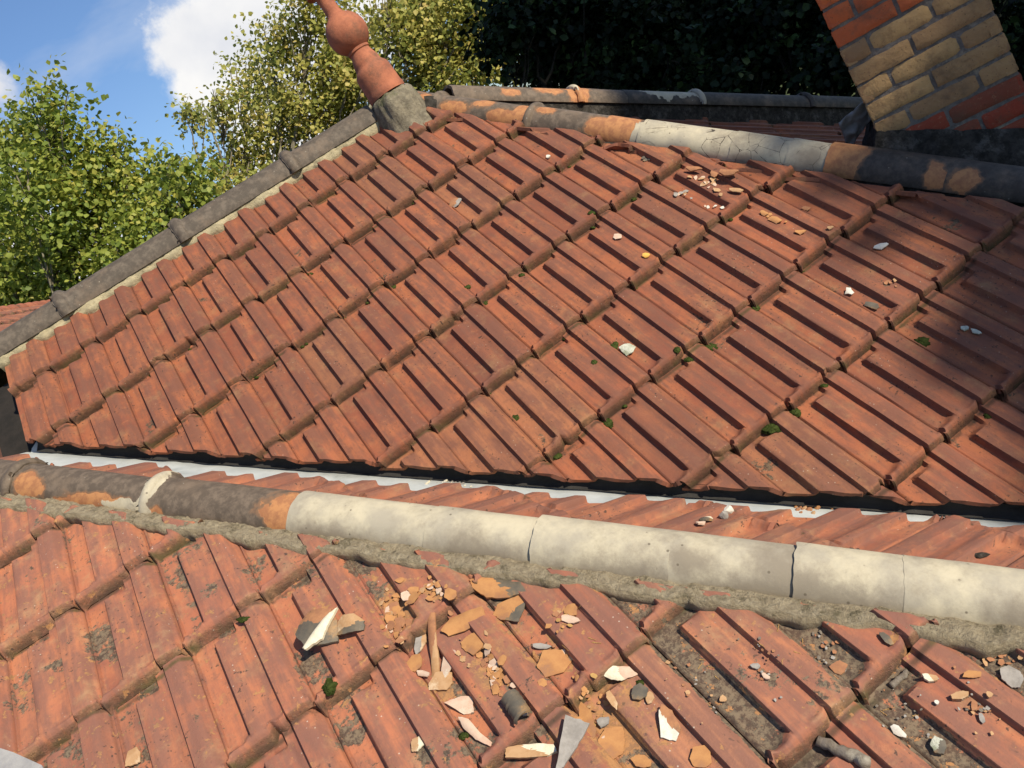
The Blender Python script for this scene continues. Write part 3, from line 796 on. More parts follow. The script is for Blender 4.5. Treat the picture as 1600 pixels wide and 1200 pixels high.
# gable end under the left verge, following the slope, coloured black for its shade
pts = [(-1.73, RY + .02, RZ - .10), (-1.73, -.9, RZ - .10 - (RY + .92) * .7536 - .05), (-1.73, -.9, GZ), (-1.73, 3.6, GZ), (-1.73, 3.6, -.7), (-1.73, RY + .3, RZ - .3)]
f = bm.faces.new([bm.verts.new(p) for p in pts])
solid(bm_obj("wall", bm, M_DECK, house, False), .2, -1, 0)
bm = bmesh.new(); box(bm, -6.5, -1.75, .55, 6, -.35, -.25)
o = bm_obj("flat_roof", bm, M_ROOFBLACK, house, False)
# zinc at the lower left eave
bm = bmesh.new()
e_o = oB + nB * .052
cpts = [hit(-60, 1150, e_o, nB), hit(22, 1176, e_o, nB), hit(66, 1196, e_o, nB), hit(110, 1290, e_o, nB), hit(-60, 1290, e_o, nB)]
bm.faces.new([bm.verts.new(p) for p in cpts])
bmesh.ops.recalc_face_normals(bm, faces=bm.faces[:])
o = bm_obj("flashing", bm, M_LEAD, house, False); solid(o, .004, 0, 0)

bm = bmesh.new(); s = 600
bm.faces.new([bm.verts.new(p) for p in ((-s, -s, GZ), (s, -s, GZ), (s, s, GZ), (-s, s, GZ))])
tag(bm_obj("ground", bm, M_GROUND, None, False), kind='structure')

# neighbouring tiled house at the far left
def neighbour():
    P = at(20, 494, 6.2); AZ = math.radians(86)
    root = empty("neighbouring_house", (P.x, P.y, GZ)); tag(root, "distant orange tiled roof glimpsed beyond the left end of the grey ridge", "house")
    inv = Matrix.Translation(-V((P.x, P.y, GZ)))
    dr = V((math.cos(AZ), math.sin(AZ), 0)); dn = V((-dr.y * -1, -dr.x, 0)) 
    dn = V((dr.y, -dr.x, 0)); e2 = (dn * .85 - V((0, 0, .52))).normalized(); n_ = dr.cross(e2); n_ = -n_ if n_.z < 0 else n_
    topl = P + V((0, 0, .03)) + dr * .0
    o, _ = make_slope("roof", topl, dr, e2, n_, .2, .3, range(-14, 7), range(1, 5), [], M_TILE_C, root, seed=15)
    o.data.transform(inv)
    nb = V((-dn.x, -dn.y, 0)); e2b = (nb * .85 - V((0, 0, .52))).normalized(); nn = -dr.cross(e2b); nn = -nn if nn.z < 0 else nn
    bm = bmesh.new()
    box(bm, -2.8, 1.35, -.85, .9, 0, topl.z - GZ - .75)
    o = bm_obj("wall", bm, M_WALL, root, False); o.rotation_euler = (0, 0, AZ)
    bm = bmesh.new()
    A0 = topl - dr * 2.8; A1 = topl + dr * 1.4
    fs = [A0, A1, A1 + e2b * 1.2, A0 + e2b * 1.2]
    bm.faces.new([bm.verts.new(p + V((0, 0, -P.z * 0)) - V((P.x, P.y, GZ))) for p in fs])
    solid(bm_obj("roof", bm, M_TILE_C, root, False), .03, 0, 0)
    # row of small half round ridge tiles
    for k in range(13):
        a = topl + dr * (1.4 - k * .19); b = a - dr * .2
        cm = cap_mesh(a, b, V((0, 0, 1)), .062, .05, None, (('o', .5, 0, 3, 400),), k)
        oo = bm_obj("ridge_tile", cm, M_TERRA, root); oo.data.transform(inv); solid(oo, .01, -1, 0)
neighbour()

# ------------------------------------------------------------------ trees
def leaf_material(name, cols, trans=.35, rough=.55):
    m = bpy.data.materials.new(name); m.use_nodes = True; nt = m.node_tree; N = nt.nodes; L = nt.links
    b = N['Principled BSDF']; out = N['Material Output']
    a = N.new('ShaderNodeAttribute'); a.attribute_name = 'lf'
    cr = N.new('ShaderNodeValToRGB'); cr.color_ramp.elements[0].color = cols[0] + (1,); cr.color_ramp.elements[1].color = cols[-1] + (1,)
    for i, c in enumerate(cols[1:-1]):
        e = cr.color_ramp.elements.new((i + 1) / (len(cols) - 1)); e.color = c + (1,)
    L.new(a.outputs['Fac'], cr.inputs[0]); L.new(cr.outputs[0], b.inputs['Base Color']); b.inputs['Roughness'].default_value = rough
    b.inputs['Specular IOR Level'].default_value = .35 if trans > .1 else .12
    tr = N.new('ShaderNodeBsdfTranslucent'); hs = N.new('ShaderNodeHueSaturation'); hs.inputs['Value'].default_value = 1.5; L.new(cr.outputs[0], hs.inputs['Color']); L.new(hs.outputs[0], tr.inputs[0])
    mx = N.new('ShaderNodeMixShader'); mx.inputs[0].default_value = trans; L.new(b.outputs[0], mx.inputs[1]); L.new(tr.outputs[0], mx.inputs[2]); L.new(mx.outputs[0], out.inputs[0])
    return m
M_LEAF1 = leaf_material("plane_leaves", [(.075, .12, .02), (.17, .22, .035), (.28, .31, .055), (.42, .37, .08)])
M_LEAF2 = leaf_material("autumn_plane_leaves", [(.10, .135, .03), (.24, .255, .055), (.38, .35, .085), (.52, .38, .12)])
M_LEAF3 = leaf_material("shaded_evergreen_leaves", [(.003, .006, .002), (.005, .010, .003), (.009, .018, .005), (.05, .085, .025)], .06, .5)  # near-black greens: the shade these trees stand in, put into leaf colour

def leaves_mesh(name, centres, radii, count, size, mat, parent, origin, shell=.35, seed=0, per_cluster=26, cl_r=.26, flat=.6, jit=.10):
    r = np.random.default_rng(seed)
    centres = np.array([tuple(c) for c in centres]); radii = np.array(radii, float)
    wts = radii ** 2; wts /= wts.sum()
    ncl = count // per_cluster
    bi = r.choice(len(centres), ncl, p=wts)
    d = r.normal(size=(ncl, 3)); d /= np.linalg.norm(d, axis=1)[:, None]
    rad = radii[bi] * (1 - shell * r.random(ncl) ** 1.4 * 1.8).clip(.1, 1) * (1 + jit * r.normal(size=ncl))
    cc = centres[bi] + d * rad[:, None]
    # each cluster is a twig spray: leaves strung along a short drooping line
    tw = r.normal(size=(ncl, 3)); tw = tw * .5 + d * .9; tw[:, 2] -= .1; tw /= np.linalg.norm(tw, axis=1)[:, None]
    n = ncl * per_cluster
    ci = np.repeat(np.arange(ncl), per_cluster)
    s = r.random(n)[:, None]
    P = cc[ci] + tw[ci] * (s - .4) * cl_r * 2.2 + r.normal(size=(n, 3)) * cl_r * .42
    nrm = r.normal(size=(n, 3)) * .8 + d[ci] * .5 + np.array([0, -.15, flat]); nrm /= np.linalg.norm(nrm, axis=1)[:, None]
    t = np.cross(nrm, r.normal(size=(n, 3))); t /= np.linalg.norm(t, axis=1)[:, None]; b = np.cross(nrm, t)
    L = size * (.65 + .7 * r.random(n))[:, None]
    shape = np.array([(-.5, 0, 0), (-.12, -.42, .08), (.18, -.30, .04), (.5, 0, -.06), (.18, .30, .04), (-.12, .42, .08)])
    vt = P[:, None, :] + L[:, None, :] * (shape[None, :, 0, None] * t[:, None, :] + shape[None, :, 1, None] * b[:, None, :] + shape[None, :, 2, None] * nrm[:, None, :])
    vt = vt.reshape(-1, 3) - np.array(origin)
    me = bpy.data.meshes.new(name); me.vertices.add(len(vt)); me.vertices.foreach_set('co', vt.ravel())
    base = (np.arange(n) * 6)[:, None]
    F4 = np.concatenate([base + np.array([0, 1, 2, 3]), base + np.array([0, 3, 4, 5])], 1).reshape(-1, 4)
    me.loops.add(F4.size); me.loops.foreach_set('vertex_index', F4.ravel().astype(np.int32))
    me.polygons.add(len(F4)); me.polygons.foreach_set('loop_start', np.arange(0, F4.size, 4, dtype=np.int32)); me.polygons.foreach_set('loop_total', np.full(len(F4), 4, dtype=np.int32))
    me.update(calc_edges=True)
    clv = r.random(ncl)[ci] * .6 + r.random(n) * .4
    a = me.attributes.new('lf', 'FLOAT', 'POINT'); a.data.foreach_set('value', np.repeat(clv, 6).astype(np.float32))
    return link(name, me, parent, mat), cc
def tube(bm, pts, rad, n=8):
    rings = []
    for i, p in enumerate(pts):
        d = (pts[min(i + 1, len(pts) - 1)] - pts[max(i - 1, 0)]).normalized(); a = d.orthogonal().normalized(); b = d.cross(a)
        if i and (a.dot(pa) < 0): a = -a; b = -b
        pa = a
        rings.append([bm.verts.new(p + (a * math.cos(2 * math.pi * k / n) + b * math.sin(2 * math.pi * k / n)) * rad[i]) for k in range(n)])
    for x, y in zip(rings, rings[1:]):
        best = min(range(n), key=lambda s: (x[0].co - y[s].co).length)
        for k in range(n): bm.faces.new((x[k], x[(k + 1) % n], y[(k + 1 + best) % n], y[(k + best) % n]))
def tree(name, label, group, blobs, depth, count, size, mat, base_px, seed, spread=1.0, twigs=True, trunk_r=.22, **kw):
    rr = random.Random(seed)
    cs = []; rs = []
    for (px, py, r) in blobs:
        dd = depth + rr.uniform(-1, 1) * spread
        cs.append(at(px, py, dd)); rs.append(r * dd / F)
    base = at(base_px[0], base_px[1], depth); base = V((base.x, base.y, GZ))
    root = empty(name, base); tag(root, label, "tree", group)
    _, cc = leaves_mesh("crown", cs, rs, count, size, mat, root, base, seed=seed, **kw)
    bm = bmesh.new()
    mid = sum(cs, V()) / len(cs); low = min(c.z for c in cs)
    fork = V((base.x * .6 + mid.x * .4, base.y * .6 + mid.y * .4, max(GZ + 1.5, low - 1.0)))
    n = 9; pts = [base.lerp(fork, k / n) + V((nz((k * .4, seed, 0)), nz((k * .4, seed, 5)), 0)) * .25 for k in range(n + 1)]
    tube(bm, [p - base for p in pts], [trunk_r * (1 - .45 * k / n) for k in range(n + 1)], 12)
    for c, r in zip(cs, rs):
        n = 8; st = pts[-1 - rr.randint(0, 3)]
        ln = [st.lerp(c, k / n) + V((nz((k * .5, c.x, 0)), nz((k * .5, c.y, 5)), .3 * math.sin(math.pi * k / n))) * .35 for k in range(n + 1)]
        tube(bm, [p - base for p in ln], [max(.012, trunk_r * .42 * (1 - k / n) ** 1.1) for k in range(n + 1)], 7)
        if twigs:
            for q in range(7):
                d = V((rr.gauss(0, 1), rr.gauss(0, 1), rr.gauss(.4, 1))).normalized(); e = c + d * r * .95
                s0 = ln[-1 - rr.randint(0, 2)]
                l2 = [s0.lerp(e, k / 5) + V((nz((k, e.x, 2)), nz((k, e.y, 5)), nz((k, e.z, 9)))) * .08 for k in range(6)]
                tube(bm, [p - base for p in l2], [.018 * (1 - k / 6) + .004 for k in range(6)], 5)
    bm_obj("trunk", bm, M_TRUNKD if mat is M_LEAF3 else M_TRUNK, root)
    return root

tree("plane_tree", "bright green leafy tree at the left edge beyond the ridge", "plane trees beyond the roof",
     [(85, 175, 42), (40, 230, 50), (105, 250, 55), (160, 290, 55), (225, 300, 52), (290, 285, 42), (60, 320, 75), (150, 370, 75), (240, 370, 60), (300, 340, 42), (20, 420, 80), (110, 440, 70), (-50, 300, 90), (335, 330, 25), (180, 235, 28), (200, 420, 50), (-60, 430, 90)],
     12, 30000, .082, M_LEAF1, (120, 900), 3, .9)
tree("plane_tree", "yellowing loose crowned tree just left of the finial", "plane trees beyond the roof",
     [(445, 75, 48), (400, 130, 45), (345, 165, 30), (305, 185, 20), (480, 30, 40), (520, 110, 52), (560, 60, 45), (470, 170, 50), (530, 190, 45), (410, 220, 45), (365, 255, 42), (460, 250, 35), (340, 300, 30), (550, 150, 40), (500, -20, 45), (430, 290, 30), (395, 300, 36), (575, 110, 34)],
     14.5, 17000, .078, M_LEAF2, (480, 900), 8, .8)
tree("plane_tree", "sunlit leafy tree just right of the finial", "plane trees beyond the roof",
     [(640, 60, 48), (690, 95, 45), (735, 60, 50), (660, 10, 45), (720, 10, 50), (760, 110, 42), (700, 130, 34), (612, 20, 26), (655, 120, 24), (780, 40, 40)],
     14, 12500, .082, M_LEAF2, (700, 900), 13, .6)
tree("evergreen_tree", "shade darkened evergreen crown behind the middle of the far hip", "dark evergreens behind the roof",
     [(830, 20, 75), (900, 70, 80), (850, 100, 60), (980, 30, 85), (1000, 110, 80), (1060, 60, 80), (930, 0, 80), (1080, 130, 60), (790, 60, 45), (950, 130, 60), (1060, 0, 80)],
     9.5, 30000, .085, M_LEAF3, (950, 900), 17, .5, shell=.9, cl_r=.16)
tree("evergreen_tree", "shade blackened evergreen crown beside and behind the chimney", "dark evergreens behind the roof",
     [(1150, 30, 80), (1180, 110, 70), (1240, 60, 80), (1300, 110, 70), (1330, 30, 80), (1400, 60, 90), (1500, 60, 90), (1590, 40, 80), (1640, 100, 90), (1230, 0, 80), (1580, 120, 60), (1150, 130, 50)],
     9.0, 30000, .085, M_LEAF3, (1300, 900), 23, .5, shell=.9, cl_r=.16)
# unseen trees added to shade the right of the roof and what stands behind
sr = SUN.cross(V((0, 0, 1))).normalized(); su = sr.cross(SUN).normalized()
def shade_tree(r_, u_, dist, R, count, seed, label, extra=()):
    rr = random.Random(seed)
    ctr = sr * r_ + su * u_ + SUN * dist
    base = V((ctr.x, ctr.y, GZ)); root = empty("unseen_shade_tree", base); tag(root, label, "tree", "unseen trees added behind the viewer for shade")
    cs = [ctr]; rs = [R]
    for k in range(16):
        d = V((rr.gauss(0, 1), rr.gauss(0, 1), rr.gauss(0, 1))).normalized()
        cs.append(ctr + d * R * .5); rs.append(R * .45)
    for c_, q_ in extra: cs.append(sr * c_[0] + su * c_[1] + SUN * dist); rs.append(q_)
    leaves_mesh("crown", cs, rs, count, .30, M_LEAF1, root, base, shell=.16, seed=seed, cl_r=.06, jit=.006, per_cluster=4)
    bm = bmesh.new(); tube(bm, [V((0, 0, 0)), V((.1, 0, 2)), V((0, .1, ctr.z - GZ))], [.3, .24, .1], 12)
    for k in range(9):
        e = ctr - base + V((rr.gauss(0, 1), rr.gauss(0, 1), rr.gauss(0, 1))).normalized() * R * .8
        tube(bm, [V((.05, .05, 3 + k * .2)), (V((.05, .05, 4)) + e) * .5, e], [.12, .07, .02], 7)
    bm_obj("trunk", bm, M_TRUNK, root)
shade_tree(-4.33, -3.02, 21, 4.56, 56000, 2, "broad unseen tree added so its crown edge shades the chimney foot", [((-1.12, -1.88), 1.5), ((-2.75, .15), 1.2)])
shade_tree(-7.6, 1.3, 27, 4.4, 9000, 5, "taller unseen tree added behind the viewer to shade the evergreens")

# ------------------------------------------------------------------ loose flakes, chips, moss
TREES = {'A': treeA, 'B': treeB, 'C': treeC}
def surf(px, py, which):
    loc, n, i, d = TREES[which].ray_cast(CW, ray(px, py))
    if loc is None:
        O, n0 = {'A': (oA, nA), 'B': (oB, nB), 'C': (axN, nC)}[which]
        loc = hit(px, py, O + n0 * .03, n0); n = n0
    if n.dot(CW - loc) < 0: n = -n
    n0 = {'A': nA, 'B': nB, 'C': nC}[which]
    n = (n * .35 + n0).normalized()
    return loc, n
def ppm(p): return F / (p - CW).dot(r2)
def flake(name, px, py, wpx, hpx, ang, which, mat, label=None, cat="flake", group=None, seed=0, curl=.2, th=.003, lift=.003, tilt=0.1, sides=7, mat2=None, shape=None, obj_reuse=None):
    """irregular curved clay plate lying on the tiles; w,h in photo pixels, ang its long axis in the picture"""
    rr = random.Random(seed * 131 + 7)
    p, n = surf(px, py, which); s = 1 / ppm(p)
    a = math.radians(ang)
    img = r0 * math.cos(a) + r1 * math.sin(a)            # picture direction
    view = (p - CW).normalized()
    # in-plane vector that projects on that picture direction
    k = -img.dot(n) / view.dot(n); e1 = (img + view * k).normalized(); e2 = n.cross(e1).normalized()
    lw = wpx * s * .5; lh = hpx * s * .5 / max(.45, abs(view.dot(n)))
    if shape is None:
        shape = []
        for i in range(sides):
            t = 2 * math.pi * (i + rr.uniform(-.3, .3)) / sides; q = rr.uniform(.72, 1.12)
            shape.append((math.cos(t) * q, math.sin(t) * q))
    # subdivide outline with small breaks
    outl = []
    for (x0, y0), (x1, y1) in zip(shape, shape[1:] + shape[:1]):
        for j in range(5):
            f = j / 5; jx = rr.uniform(-.035, .035) * (j > 0); jy = rr.uniform(-.035, .035) * (j > 0)
            outl.append((x0 + (x1 - x0) * f + jx, y0 + (y1 - y0) * f + jy))
    bm = bmesh.new(); top = []
    def z(x, y): return curl * lw * (1 - (y * y) * 1.1) + .12 * curl * lw * math.sin(x * 4 + seed) 
    def P(x, y): return V((x * lw, y * lh, z(x, y) + lift - curl * lw * .0))
    rings = [[bm.verts.new(P(x * k_, y * k_)) for x, y in outl] for k_ in (1, .75, .5, .25)]
    c = bm.verts.new(P(0, 0)); m = len(outl)
    for A_, B_ in zip(rings, rings[1:]):
        for i in range(m): bm.faces.new((A_[i], A_[(i + 1) % m], B_[(i + 1) % m], B_[i]))
    for i in range(m): bm.faces.new((rings[-1][i], rings[-1][(i + 1) % m], c))
    bmesh.ops.recalc_face_normals(bm, faces=bm.faces[:])
    if sum(f.normal.z for f in bm.faces) < 0: bmesh.ops.reverse_faces(bm, faces=bm.faces[:])
    # thickness as real geometry
    th = min(th, lw * .6)
    fs = bm.faces[:]; vmap = {v: bm.verts.new(v.co - V((0, 0, th))) for v in bm.verts[:]}
    for f_ in fs: bm.faces.new([vmap[v] for v in reversed(f_.verts[:])])
    r_ = rings[0]
    for i in range(m): bm.faces.new((r_[(i + 1) % m], r_[i], vmap[r_[i]], vmap[r_[(i + 1) % m]]))
    bmesh.ops.recalc_face_normals(bm, faces=bm.faces[:])
    o = bm_obj(name, bm, mat, None, False)
    R = Matrix((e1, e2, n)).transposed().to_4x4() @ Matrix.Rotation(rr.uniform(-tilt, tilt), 4, 'X') @ Matrix.Rotation(rr.uniform(-tilt, tilt), 4, 'Y')
    R.translation = p + n * (.001 + th)
    o.matrix_world = R
    tag(o, label, cat, group)
    if mat2:
        o.data.materials.append(mat2)
        for f in o.data.polygons:
            c_ = f.center
            if c_.x / lw + .5 * c_.y / lh > .1 + .3 * nz((c_.x * 60, c_.y * 60, seed)): f.material_index = 1
    return o
def rod_thing(name, px0, py0, px1, py1, rad, which, mat, label, cat, bend=.004, seed=0, taper=.6, lift=.0, half=False):
    a, n = surf(px0, py0, which); b, n2 = surf(px1, py1, which); n = (n + n2).normalized()
    mid = (a + b) / 2; bm = bmesh.new(); N_ = 12
    # lie on the higher of the surfaces below
    ax = (b - a).normalized(); up_ = (n - ax * n.dot(ax)).normalized(); sd = ax.cross(up_)
    maxh = 0
    pts = []; rd = []
    for k in range(N_ + 1):
        t = k / N_
        pts.append(a.lerp(b, t) + up_ * (rad + lift) + (sd * nz((k * .5, seed, 1)) + up_ * nz((k * .5, seed, 8))) * bend - mid)
        rd.append(rad * (1 - (1 - taper) * t) * (1 + .2 * nz((k * .9, seed, 3))))
    if not half:
        tube(bm, pts, rd, 9)
        for ring in (bm.verts[:9], bm.verts[-9:]): 
            pass
        bm.verts.ensure_lookup_table()
        bm.faces.new([bm.verts[i] for i in range(9)]); bm.faces.new([bm.verts[len(bm.verts) - 9 + i] for i in range(9)])
    else:
        rows = []
        for p, r_ in zip(pts, rd):
            rows.append([bm.verts.new(p + sd * math.sin(q) * r_ + up_ * (math.cos(q) * r_ - r_ * .4)) for q in np.linspace(-1.5, 1.5, 9)])
        for x, y in zip(rows, rows[1:]):
            for i in range(8): bm.faces.new((x[i], x[i + 1], y[i + 1], y[i]))
    bmesh.ops.recalc_face_normals(bm, faces=bm.faces[:])
    o = bm_obj(name, bm, mat); o.location = mid
    if half: solid(o, .004, 0, 40)
    return tag(o, label, cat)

i_ = [0]
def fl(px, py, w, h, ang, which, mat, label, cat="clay flake", name="clay_flake", **k):
    i_[0] += 1
    return flake(name, px, py, w, h, ang, which, mat, label, cat, seed=k.pop('seed', i_[0]), **k)

# broken pieces on the near slope
fl(500, 985, 74, 62, -50, 'B', M_DARKF, "curved dark glazed clay shard with a cream mortar edge, left of the flakes", "clay shard", "clay_shard", curl=.38, th=.006, lift=.004, mat2=M_BROWN)
fl(508, 997, 84, 16, -52, 'B', M_CREAM, "long cream mortar sliver leaning on the curved dark shard", "mortar sliver", "mortar_piece", curl=.12, th=.008, lift=.022)
fl(551, 980, 34, 44, 100, 'B', M_OCHREP, "small curled ochre shard right of the cream mortar sliver", "clay shard", "clay_shard", curl=.5, th=.004, mat2=M_DARKF)
fl(781, 924, 96, 34, 4, 'B', M_OCHRE, "large ochre plate with a dark grey face just under the pale hip", "clay plate", "clay_plate", curl=.16, th=.005, lift=.010, mat2=M_DARKF, shape=[(-1, .2), (-.75, -.5), (-.3, -.95), (.5, -.8), (1, -.35), (.75, .4), (.1, .95), (-.6, .7)])
fl(803, 958, 44, 52, 70, 'B', M_OCHRE, "ochre triangle flake hanging below the large dark plate", curl=.12, lift=.006, mat2=M_DARKF, shape=[(-1, -.6), (-.4, -1), (.3, -.7), (1.1, .1), (.2, .6), (-.9, 1)])
fl(726, 975, 72, 28, -28, 'B', M_OCHRE, "oblong ochre flake lying across a tile rib below the dark plate", curl=.15, lift=.006, shape=[(-1, .1), (-.8, -.7), (.4, -.95), (1, -.8), (1, .5), (.2, .8), (-.5, .9)])
fl(741, 1008, 44, 38, 30, 'B', M_OCHRE, "ragged ochre flake under the oblong flake", curl=.08)
fl(682, 1012, 104, 12, 87, 'B', M_BROWN, "long thin ochre brown clay strip pointing down the slope", "clay strip", "clay_strip", curl=.03, th=.004, lift=.008, mat2=M_OCHREP, shape=[(-1, -.9), (-.3, -1), (.4, -.7), (1, -.9), (.95, .8), (.3, 1), (-.4, .8), (-1, 1)])
fl(660, 1002, 20, 42, 0, 'B', M_GREYF, "grey white flake left of the long clay strip", curl=.12, mat2=M_OCHREP)
fl(651, 1040, 30, 28, -30, 'B', M_OCHRE, "ochre flake left of the foot of the long clay strip", curl=.1)
fl(663, 1055, 32, 9, 20, 'B', M_PINK, "thin pale rim chip at the foot of the long clay strip", curl=.15)
fl(691, 1066, 38, 40, 80, 'B', M_OCHREP, "tan square flake below the long clay strip", curl=.08)
fl(702, 1040, 24, 44, 10, 'B', M_PINK, "faded pink flake right of the long clay strip", curl=.08)
fl(719, 1104, 48, 26, -8, 'B', M_PINK, "pinkish white triangle flake in the tile pan", curl=.1, shape=[(-1, .4), (.3, -1), (.95, -.9), (.9, .8), (.1, .9)])
fl(743, 1146, 72, 17, 47, 'B', M_PINK, "long pinkish sliver below the pinkish white triangle", curl=.12, shape=[(-1, -.4), (-.5, -.9), (.3, -.7), (1, .2), (.9, .9), (.2, .5), (-.6, .6)])
rod_thing("clay_shard", 800, 1096, 824, 1130, .017, 'B', M_DARKF, "curled tube shaped dark clay shard against a tile nose", "clay shard", half=True, taper=1.0, lift=.006)
fl(866, 1036, 48, 46, 60, 'B', M_OCHRE, "broad ochre flake in the pan right of the curled tube shard", curl=.08, shape=[(-1, -.2), (-.3, -1), (.7, -.9), (1, .2), (.6, .9), (-.4, .8)])
fl(848, 1012, 30, 9, 5, 'B', M_GREYF, "narrow pale chip above the broad ochre flake", curl=.1)
fl(892, 971, 32, 14, 10, 'B', M_PINK, "small pale oval flake under the mortar edge", curl=.1)
fl(895, 955, 24, 22, -60, 'B', M_OCHRE, "small ochre flake above the pale oval flake", curl=.1)
fl(965, 1053, 62, 26, 18, 'B', M_CREAM, "whitish pink jagged flake at a tile corner", curl=.10, lift=.010, th=.005, shape=[(-1, -.7), (-.2, -1), (.3, -.8), (1, .4), (.5, 1), (-.1, .6), (-.8, .1)], mat2=M_PINK)
fl(1000, 1086, 28, 32, 20, 'B', M_DARKF, "charcoal grey chip below the jagged whitish flake", curl=.1, lift=.006)
fl(1017, 1092, 14, 20, 10, 'B', M_OCHREP, "ochre brown flake touching the charcoal chip", curl=.1)
fl(1043, 1133, 36, 54, -20, 'B', M_WHITE, "white and rust rectangular flake in the tile pan", curl=.08, lift=.006, th=.004, mat2=M_BROWN, shape=[(-1, -.6), (.1, -1), (.9, -.5), (.8, .5), (.2, 1), (-.3, .7)])
fl(893, 1172, 44, 84, 12, 'B', M_GREYF, "slate grey pointed plate at the bottom edge", "clay plate", "clay_plate", curl=.10, lift=.012, th=.005, shape=[(-.5, -1), (0, -.6), (.5, 0), (.95, .9), (-.9, 1), (-.75, .1)])
fl(834, 1179, 82, 20, -7, 'B', M_OCHREP, "straw coloured clay strip with a cream broken edge beside the slate grey plate", "clay strip", "clay_strip", curl=.04, th=.009, lift=.012, mat2=M_CREAM, shape=[(-1, -.6), (-.2, -.9), (.6, -1), (1, -.5), (.9, .4), (.3, .8), (-.5, .9), (-1, .7)])
fl(917, 1125, 22, 66, -25, 'B', M_OCHRE, "long ochre flake left of the silvery leaf", curl=.06)
fl(957, 1095, 14, 34, -30, 'B', M_OCHREP, "slim ochre sliver on a rib above the silvery leaf", curl=.1)
fl(944, 1130, 28, 16, -5, 'B', M_GREYF, "silvery dry leaf among debris", "dead leaf", "dead_leaf", curl=.3)
fl(958, 1163, 52, 50, 40, 'B', M_OCHRE, "wide ochre flake at the bottom beneath the silvery leaf", curl=.05)
fl(1003, 1192, 34, 22, 30, 'B', M_OCHRE, "ochre flake cut by the bottom edge right of the wide ochre flake", curl=.05)
fl(1096, 1186, 38, 36, 20, 'B', M_OCHRE, "ochre flake at the bottom edge below the rust rectangle", curl=.06)
fl(213, 1187, 30, 26, -40, 'B', M_OCHREP, "straw yellow chip alone at the lower left", curl=.1, lift=.006)
fl(655, 1165, 26, 24, 20, 'B', M_OCHREP, "ochre and white chip in a lichen darkened pan", curl=.12, mat2=M_CREAM)
rod_thing("bark_twig", 1277, 1160, 1358, 1196, .009, 'B', M_BARK, "peeling grey bark twig at the lower right", "twig", bend=.006, taper=1.3, seed=3)
fl(1405, 1145, 26, 15, 48, 'B', M_WHITE, "angular white chip in the pan above the bark twig", curl=.1, th=.005, lift=.006)
fl(1465, 1168, 30, 26, 60, 'B', M_LICH, "grey chip with pale crusted rim right of the angular white chip", curl=.15, th=.006, mat2=M_DARKF)
fl(1463, 1100, 9, 8, 0, 'B', M_WHITE, "tiny white triangle on a tile rib", curl=.1)
fl(1498, 1090, 30, 12, -10, 'B', M_OCHREP, "ochre topped cream chip in the dark pan at right", th=.008, curl=.05)
fl(1521, 1106, 12, 18, 15, 'B', M_BROWN, "brown oval chip below the ochre topped cream chip", th=.006, curl=.1)
fl(1533, 1124, 9, 18, -5, 'B', M_GREYF, "grey stick like chip under the brown oval chip", th=.005, curl=.1)
fl(1452, 1062, 24, 11, 5, 'B', M_CREAM, "cream and ochre chip at the head of the dark pan", th=.005, curl=.1, mat2=M_OCHREP)
fl(1518, 1056, 32, 12, -8, 'B', M_OCHRE, "flat ochre flake on the rib at right", curl=.08)
fl(1578, 1062, 38, 36, 10, 'B', M_GREYF, "lilac grey leaf like plate at the right edge", "clay plate", "clay_plate", curl=.14, lift=.008)
fl(1545, 1088, 12, 9, 0, 'B', M_OCHREP, "round ochre pebble flake left of the lilac plate", th=.006, curl=.1)
fl(1384, 1000, 14, 24, -25, 'B', M_DARKF, "dark grey splinter under the mortar at right", curl=.2)
fl(1311, 1046, 26, 24, 30, 'B', M_BROWN, "dull brown leaf in the gritty pan", "dead leaf", "dead_leaf", curl=.1)
rod_thing("bark_piece", 1392, 1074, 1418, 1052, .006, 'B', M_BARK, "short bark piece at the top of a tile rib", "twig", bend=.002, taper=.9, seed=5)
fl(1196, 1060, 17, 8, 35, 'B', M_PINK, "pink chip in the grey gritty pan", curl=.1, th=.004)
fl(1180, 1044, 16, 10, -10, 'B', M_GREYF, "pale crumpled leaf above the pink chip", "dead leaf", "dead_leaf", curl=.3)
fl(1130, 1094, 12, 12, 20, 'B', M_OCHREP, "lone ochre triangle in a spotted pan", curl=.1)
fl(648, 925, 20, 14, 20, 'B', M_OCHRE, "ochre flake at the top of the pile left of the dark plate", curl=.1)
fl(705, 932, 20, 22, -40, 'B', M_OCHRE, "pointed ochre flake on the first rib left of the dark plate", curl=.1)
fl(688, 922, 12, 16, 10, 'B', M_PINK, "tiny white flake beside the pointed ochre flake", curl=.1)

# piles: flakes one can count but cannot tell apart
def scatter(px, py, rx, ry, n, which, mats, smin, smax, label, group, seed, cat="clay flake", name="clay_flake", ang=0):
    rr = random.Random(seed); ca, sa = math.cos(math.radians(ang)), math.sin(math.radians(ang))
    for k in range(n):
        a, b = rr.gauss(0, .5), rr.gauss(0, .5); x = px + a * rx * ca - b * ry * sa; y = py + a * rx * sa + b * ry * ca
        s_ = rr.uniform(smin, smax)
        flake(name, x, y, s_, s_ * rr.uniform(.5, .9), rr.uniform(0, 180), which, rr.choice(mats), label, cat, group, seed=seed * 100 + k, curl=rr.uniform(-.04, .09), th=.0011, lift=.0015 + .0012 * (k % 4), tilt=.25, sides=rr.choice((5, 6, 7)))
OC = [M_OCHRE, M_OCHRE, M_OCHREP, M_OCHRE, M_BROWN, M_PINK]
scatter(622, 962, 24, 46, 38, 'B', OC, 7, 24, "small ochre flakes heaped in the pan left of the long clay strip", "ochre flakes heaped left of the strip", 31, ang=-20)
